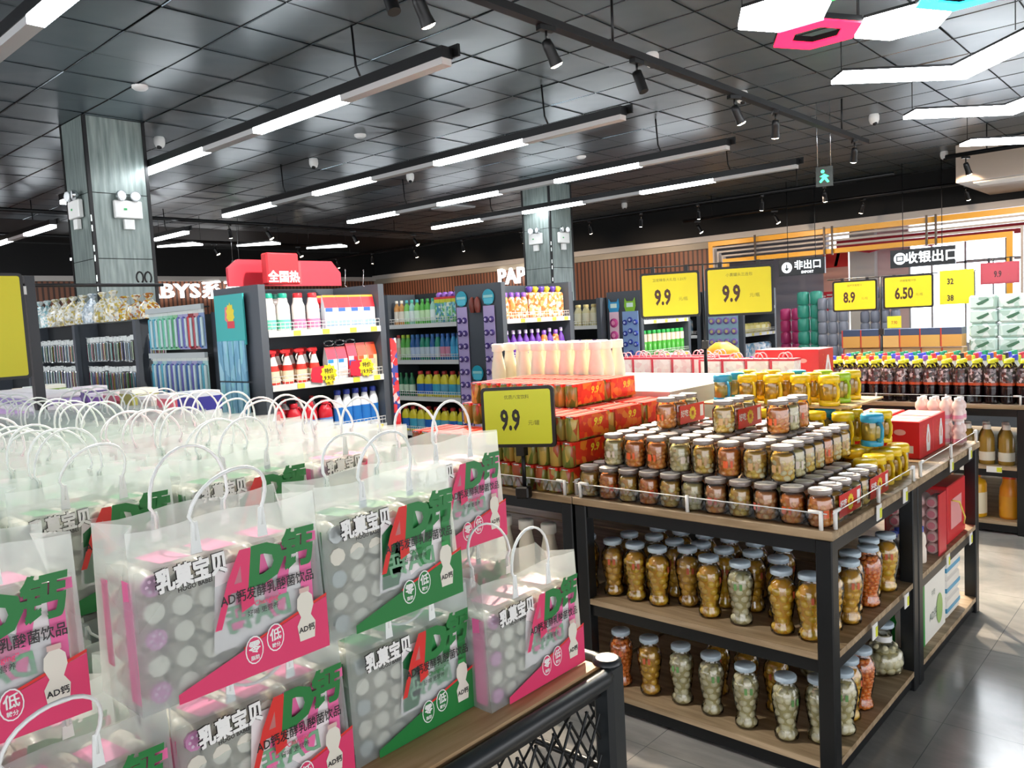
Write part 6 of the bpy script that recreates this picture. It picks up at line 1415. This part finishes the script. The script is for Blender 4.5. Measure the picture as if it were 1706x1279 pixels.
# ============================================================ boxes on the far left table
tb2 = MB(OFFW); tb2.box(-8.2, -4.5, 1.95, 2.6, 0, .84, OFFW); thing(P('promotion_table', tb2), (0, 0, 0), 'white covered promotion table behind the drink bags', 'table')
lc = [['C89838', 'F0E4C8'], ['5A4A80', 'E8E0E8'], ['D86A78', 'F0E8E8'], ['D86A78', 'ECE4E4'], ['A8A858', 'E8E8DC'], ['8ABFA0', 'EEF2EE'], ['6A3A98', 'E8E0F0'], ['3A3A98', 'D8E0E8'], ['88B848', 'E8F0E0'], ['C8C8C0', 'F0F0F0'], ['88A848', 'EEF0E4'], ['A8506A', 'F0E0E4']]
for i in range(24):
    c_ = lc[(i*5+i//12) % 12]; b = MB(M(c_[1], .4)); hh = .17+.02*(i % 3); b.box(-.10, .10, -.09, .09, 0, hh, 0, bev=.004); k_ = MB(M(c_[0], .4)); k_.box(-.101, .101, -.0915, .0915, hh*.45, hh*.85, 0)
    b2 = MB(INK); b2.text('布丁酥饼', .035, 0, hh*.22, -.0925, INK, bold=.02)
    thing(P('snack_carton', b, [P('colour_band', k_), P('lettering', b2)]), (-7.9+(i % 12)*.285, 2.1+.26*(i//12), .841+.0*(i//12)), 'pale snack carton with a coloured band, '+['front', 'back'][i//12]+' row, '+nth(i % 12)+' from the left', 'box', 'snack cartons on the promotion table')
    if i < 12: thing(P('snack_carton', b, [P('colour_band', k_), P('lettering', b2)]), (-7.9+(i % 12)*.285+.03, 2.36, .841+hh+.001 if False else .841+.212), 'upper pale snack carton with a coloured band, '+nth(i % 12)+' from the left', 'box', 'upper snack cartons on the promotion table')
tc_ = ['B88AC8', 'E8E0EC', 'E07A88', 'E8E4E8', '8A78B8', 'ECE8EC', 'D88A98', 'F0ECEC', 'C8A8D8', 'E8E4EA', '9A88C0', 'EEEAEE']
for i in range(12):
    b = MB(M(tc_[i], .4)); b.box(-.45, .45, -.12, .12, 0, .036, 0, bev=.01); thing(P('tissue_pack', b), (-5.62, 1.72, .86+.0375*i), 'flat tissue pack in the striped pile at the left edge, '+nth(i)+' from the bottom', 'pack', 'striped pile of flat tissue packs')
pt_ = MB(OFFW); pt_.box(-6.1, -5.15, 1.58, 1.86, 0, .859, OFFW); thing(P('pallet_display', pt_), (0, 0, 0), 'white display block under the striped tissue pile', 'display')
# ============================================================ far right goods
def block(name, x, y, z, w_, d_, h_, col, label, cat, grp=None, mm=None, band=None):
    m = MB(mm or M(col, .45)); m.box(-w_/2, w_/2, -d_/2, d_/2, 0, h_, 0, bev=min(.012, w_*.1)); ks = []
    if band: b = MB(M(band, .4)); b.box(-w_/2-.001, w_/2+.001, -d_/2-.001, d_/2+.001, h_*.3, h_*.55, 0); ks.append(P('label_band', b))
    thing(P(name, m, ks), (x, y, z), label, cat, grp)
gt = MB(DKGREY); gt.box(-4.7, .6, 9.4, 10.6, 0, .86, DKGREY); gt.box(-4.7, .6, 9.39, 9.4, .8, .86, OFFW)
thing(P('display_platform', gt), (0, 0, 0), 'dark low display platform with far boxes and tissue stacks', 'platform')
PGM = mottle_mat('pale_green_tissue', ['B8D0C8', 'C8DCD4', 'A8C4B8', '98B4A8', 'D0DCD8'], 14)
for i in range(7):
    for L_ in range(5): 
        m = MB(PGM); m.box(-.13, .13, -.1, .1, 0, .145, 0, bev=.02); pl = MB(M('3A6A50', .4)); pl.prism([(-.04, .04), (.0, .05), (.06, .09), (.05, .11), (-.02, .08), (-.06, .06)], .002, 0, T=Matrix.Translation((0, -.1, 0)))
        thing(P('tissue_pack', m, [P('leaf_print', pl)]), (-1.95+i*.27, 9.55, .861+L_*.147), 'pale green tissue pack, '+nth(i)+' stack from the yellow signs, '+nth(L_)+' from the bottom', 'pack', 'pale green tissue stacks')
NV = ['D8A050', 'D8A050', 'E0B068', 'D89A48', 'D8A858']
for i in range(6):
    for L_ in range(2):
        m = MB(M(NV[i % 5] if L_ else 'C8A878', .4)); m.box(-.10, .10, -.1, .1, 0, .2, 0, bev=.005); t2 = MB(M('3A4A68', .4)); t2.box(-.101, .101, -.101, .101, .13, .201, 0) if L_ else t2.box(-.101, .101, -.101, .101, .0, .03, M('C83828', .4))
        s2 = MB(M('C83828', .4)); s2.box(-.102, -.09, -.102, .1, 0, .2, 0)
        thing(P('noodle_box', m, [P('top_band', t2), P('red_edge', s2)]), (-3.25+i*.205, 9.46 if L_ else 9.5, .861+L_*.21), 'orange and dark blue noodle box under the yellow signs, column '+nth(i)+', '+['lower', 'upper'][L_], 'box', 'orange and dark blue noodle boxes')
# pink, green, grey stacks left of the 8.9 sign
for (n_, u_, x_, y_, wd_, hh_, k_, cc, lb_) in ((4, 0, -4.92, 11.5, .16, .17, 2, 'C83A78', 'magenta'), (5, 0, -4.45, 11.0, .17, .18, 2, '3A9A84', 'teal green'), (5, 0, -4.15, 10.9, .13, .16, 3, '8A8E9A', 'grey'), (6, 0, -3.6, 10.9, .12, .15, 4, '767A88', 'slate grey')):
    for i in range(k_):
        for L_ in range(n_):
            m = MB(M(cc, .35)); m.lathe([(wd_*.42, 0), (wd_*.5, .02), (wd_*.5, hh_-.03), (wd_*.42, hh_-.005)], seg=10, mat=0); l_ = MB(M(cc, .3)); l_.lathe([(wd_*.3, hh_-.005), (wd_*.3, hh_), (.001, hh_)], seg=8, mat=0, caps=False)
            thing(P('storage_canister', m, [P('lid', l_)]), (x_+i*wd_*1.04, y_, .861+L_*(hh_+.001)), lb_+' stacked canister left of the 8.9 sign, column '+nth(i)+', '+nth(L_)+' from the bottom', 'canister', lb_+' stacked canisters')
pf2 = MB(DKGREY); pf2.box(-5.05, -2.9, 10.7, 11.7, 0, .86, DKGREY); thing(P('display_platform', pf2), (0, 0, 0), 'dark platform under the coloured canisters', 'platform')
# yellow-orange baskets/bags
ob = MB(M('E8A028', .4)); ob.lathe([(.10, 0), (.14, .05), (.12, .12), (.05, .17)], seg=14, mat=0); thing(P('orange_cap_bundle', ob), (-2.9, 5.6, .871+.3), 'orange domed bundle sticking up behind the large red boxes', 'bundle')
oc = MB(M('E8C8C0', .5)); oc.box(-3.08, -2.72, 5.5, 5.75, 0, 1.17, 0); thing(P('drink_carton', oc), (0, 0, 0), 'pale carton column carrying the orange bundle', 'box')
# ============================================================ spot lamps, several of them with no modelled fixture
for (y, segs) in ((3.96, ((-11.1, -9.9), (-8.9, -7.38), (-6.46, -5.18))), (6.3, ((-10.0-1.35, -10.0), (-9.01, -7.78), (-6.67, -5.35))), (8.45, ((-11.16, -9.91), (-8.94, -7.68), (-6.68, -5.37))), (10.4, ((-11.2, -9.93), (-8.94, -7.68), (-6.62, -5.42)))):
    pass
for i, (x, y, tx, ty) in enumerate(((-3.3, 3.05, -1.5, 1.4), (-3.3, 4.15, -2.0, 3.1), (-3.3, 6.75, -2.5, 5.4), (-3.3, 7.6, -1.8, 6.8), (-3.3, 9.75, -2, 9.6))):
    lamp('spot_light', 'SPOT', (x, y, 3.22), 180 if i == 0 else 460, (1.0, .84, .64), .03, (tx, ty, .9), 1.25)
lamp('spot_light', 'SPOT', (-3.2, 1.0, 3.3), 130, (1, .95, .88), .05, (-1.6, .9, 1.0), 1.3)
for x, y, c_ in ((-1.9, 5.6, (1, .97, .92)), (-1.7, 7.2, (1, .98, .94)), (-1.7, 9.2, (1, .97, .92))):
    pass
for i in range(7): lamp('spot_light', 'SPOT', (-9+i*2.0, 13.2, 3.3), 50, (1, .72, .5), .05, (-9+i*2.0, 16, 1.9), 1.3)
for i in range(5): lamp('spot_light', 'SPOT', (-18+i*2.0, 13.4, 3.3), 60, (1, .72, .5), .05, (-18+i*2.0, 16, 1.9), 1.3)
for y in (3.5, 6.0, 8.5): lamp('spot_light', 'SPOT', (-3.6, y, 3.3), 170, (1, .93, .84), .05, (-5.1, y, 1.2), 1.3)
